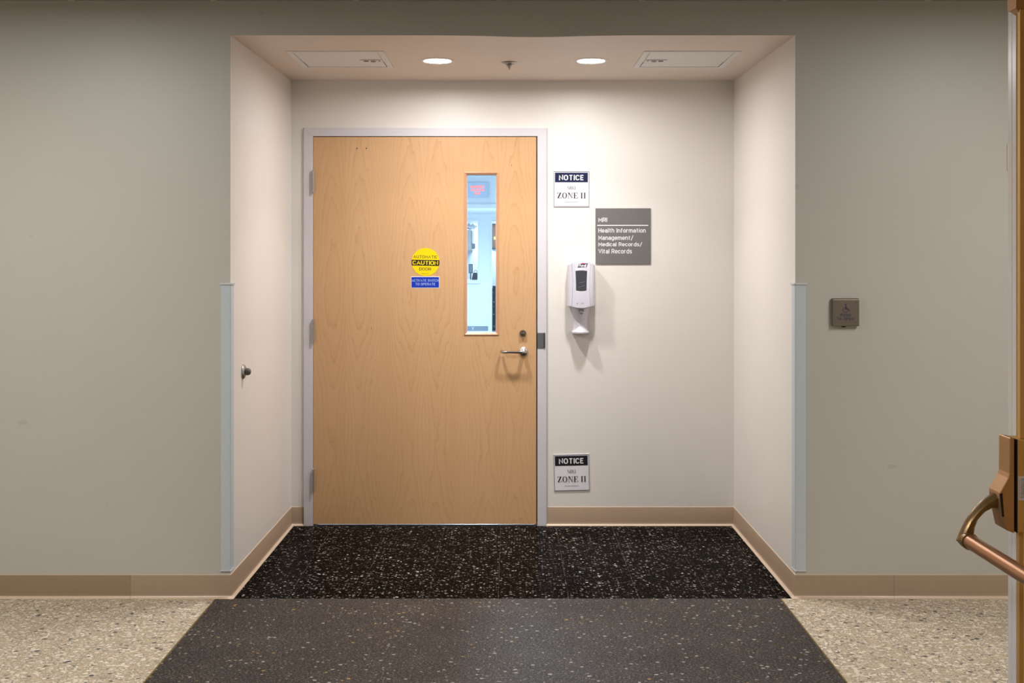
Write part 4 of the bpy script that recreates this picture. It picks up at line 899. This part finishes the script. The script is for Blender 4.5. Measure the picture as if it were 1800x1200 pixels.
# case
ed = obj('exit_device', prism_xz(new(), [(1.0425, UZ(934.5, 2.309)), (1.0425, UZ(771.5, 2.309)), (1.0835, UZ(773.5, 2.309)), (1.0845, UZ(935, 2.309))], 2.299, 2.362), M['amber'], d2, bevel=.002)
obj('seam', prism_xz(new(), [(1.0405, UZ(934, 2.309)), (1.0405, UZ(771, 2.309)), (1.0428, UZ(771, 2.309)), (1.0428, UZ(934, 2.309))], 2.300, 2.360), M['dark'], ed)
yn = 2.300; k = F/yn
def cx_(px): return (px-CX)/k
prof = [(1783.5, 771), (1776.5, 768.5), (1775, 771), (1774.6, 832), (1772, 840), (1757.5, 866), (1757, 872), (1759, 890), (1768, 931), (1783.5, 937.5)]
cov = obj('push_arm_housing', prism_xz(new(), [(cx_(a)+0, UZ(b, yn)) for a, b in prof], yn, 2.352), M['bronze'], ed, bevel=.0022, seg=3)
obj('arm_pocket', prism_xz(new(), [(cx_(1757.0), UZ(868, yn)), (cx_(1762), UZ(866, yn)), (cx_(1765), UZ(908, yn)), (cx_(1761.5), UZ(908, yn))], yn-.0005, yn+.0005), M['dark'], ed)
# label plate with small grey print
lb = obj('label_plate', box(new(), UX(1790.5, 2.298), UX(1803, 2.298), 2.2975, 2.2992, UZ(879, 2.298), UZ(837, 2.298)), M['sheet'], ed)
bm = new(); rnd = random.Random(7)
for cxp in (1792.6, 1796, 1799):
    zc = 840.5
    while zc < 875:
        h_ = 1+rnd.random()*3; wd_ = .8 if cxp < 1794 else 1.6
        box(bm, UX(cxp, 2.297), UX(cxp+wd_, 2.297), 2.2971, 2.2976, UZ(min(zc+h_, 877), 2.297), UZ(zc, 2.297)); zc += h_+.9
obj('label_print', bm, M['fine'], lb)
# lever arm: curved, lying across the door face direction
ya = 2.322; A = lambda px, py: Vector((UX(px, ya), ya, UZ(py, ya)))
outer = [(1757, 863), (1745, 868), (1728, 880), (1712, 896), (1699, 915), (1690, 933), (1683, 950)]
inner = [(1763, 905), (1753, 893), (1744, 892), (1731, 899), (1719, 912), (1713, 927), (1711, 940)]
L = []
for (a, b), (c_, d) in zip(outer, inner):
    o, i_ = A(a, b), A(c_, d); m = (o+i_)/2; u = (i_-o)/2; hw = .013
    L.append([o+Vector((0, -hw*.35, 0)), m+u*-.55+Vector((0, -hw, 0)), m+u*.45+Vector((0, -hw*.75, 0)), i_+Vector((0, -.002, 0)), i_+Vector((0, .006, 0)), m+Vector((0, hw, 0)), o+Vector((0, hw*.6, 0))])
bm = new(); loft(bm, L); arm = obj('lever_arm', bm, M['bronze2'], ed, smooth=True, bevel=.001)
P = [A(1683, 950), A(1711, 937), A(1712, 952), A(1699, 963), A(1694, 962)]
bm = new(); loft(bm, [[p+Vector((0, -.014, 0)) for p in P], [p+Vector((0, .014, 0)) for p in P]]); obj('arm_end', bm, M['bronze2'], arm, bevel=.003)
bz = Vector((UX(1700, 2.32), 0, UZ(948.5, 2.32)))
obj('crossbar', tube(new(), [(bz.x, 2.315, bz.z), (bz.x, 1.66, bz.z)], .0152, 28), M['cbar'], ed, smooth=True)
obj('collar', tube(new(), [(bz.x, 2.320, bz.z), (bz.x, 2.303, bz.z)], .0175, 28), M['bronze2'], ed, smooth=True)
# matching arm and mount at the hinge side
bm = new(); tube(bm, [(1.075, 1.66, bz.z+.09), (1.02, 1.66, bz.z+.08), (.975, 1.66, bz.z+.045), (bz.x, 1.66, bz.z)], .015, 14); obj('hinge_side_arm', bm, M['bronze2'], ed, smooth=True)
obj('hinge_side_mount', box(new(), 1.05, 1.0845, 1.62, 1.70, bz.z, bz.z+.19), M['bronze'], ed, bevel=.004)
# top latch housing
yt = 2.318; kx = lambda px: (px-CX)*yt/F
bm = new(); zb = UZ(14, yt); zbf = UZ(21, yt)
X1_, X2_ = kx(1785.5), DX+.0005
loft(bm, [[(X1_, yt, zb), (X2_, yt, zb-.004), (X2_, yt, 2.12), (X1_, yt, 2.12)], [(X1_, yt+.0395, zb), (X2_, yt+.0395, zb-.004), (X2_, yt+.0395, 2.12), (X1_, yt+.0395, 2.12)]])
loft(bm, [[(X1_+.002, yt+.002, zb+.002), (X2_, yt+.002, zb), (X2_, yt+.037, zb), (X1_+.002, yt+.037, zb+.002)], [(X1_+.012, yt+.010, zb-.008), (X2_, yt+.010, zb-.010), (X2_, yt+.034, zb-.010), (X1_+.012, yt+.034, zb-.008)]])
obj('top_latch', bm, M['bronze'], d2, bevel=.0012)

# ================================================================== CORRIDOR LIGHT FITTINGS
def troffer(x, y, watt, col, label, zc=ZC, sx=.60, sy=1.19, spread=180, group='corridor troffer lights'):
    t = thing('ceiling_light', (x, y, zc), label, 'ceiling light', group)
    bm = new()
    for a, b, c_, d in ((-sx/2, sx/2, -sy/2, -sy/2+.03), (-sx/2, sx/2, sy/2-.03, sy/2), (-sx/2, -sx/2+.03, -sy/2, sy/2), (sx/2-.03, sx/2, -sy/2, sy/2)): box(bm, x+a, x+b, y+c_, y+d, zc-.012, zc-.0035)
    obj('light_frame', bm, M['trimw'], t)
    obj('diffuser', box(new(), x-sx/2+.03, x+sx/2-.03, y-sy/2+.03, y+sy/2-.03, zc-.007, zc-.0035), emit('diffuser_glow', col, 1.0), t)
    ld = bpy.data.lights.new('lamp', 'AREA'); ld.shape = 'RECTANGLE'; ld.size = sx-.08; ld.size_y = sy-.08; ld.energy = watt; ld.color = col; ld.spread = math.radians(spread)
    lo = bpy.data.objects.new('lamp', ld); COL.objects.link(lo); lo.parent = t; lo.location = (0, 0, -.02)
troffer(-2.1, 3.1, TROF_W, TROF_C, 'recessed troffer light in the corridor ceiling on the left')
troffer(2.35, 3.1, TROF_W*.84, TROF_C, 'recessed troffer light in the corridor ceiling on the right')
troffer(-.6, .6, VEST_W, TROF_C, 'unseen troffer light added over the vestibule to brighten the open door')  # lamp added out of view, set left to light the panic bar door
for x, y, wt, wh in ((-.5, 8.2, 110, 'nearest behind the maple door'), (-.5, 12.3, 95, 'halfway along, before the lit sign')): troffer(x, y, wt, COOL_C, 'cool hallway ceiling light '+wh, 2.62, .6, 1.2, 170, 'hallway lights behind the door')
troffer(-.5, 17.0, 215, COOL_C, 'cool ceiling light at the far end of the hallway', UZ(376, FY), .6, 1.2, 170, 'hallway lights behind the door')
troffer(-.4, FY+.85, 26, COOL_C, 'cool ceiling light in the far office', UZ(376, FY), .6, .6, 170, 'hallway lights behind the door')
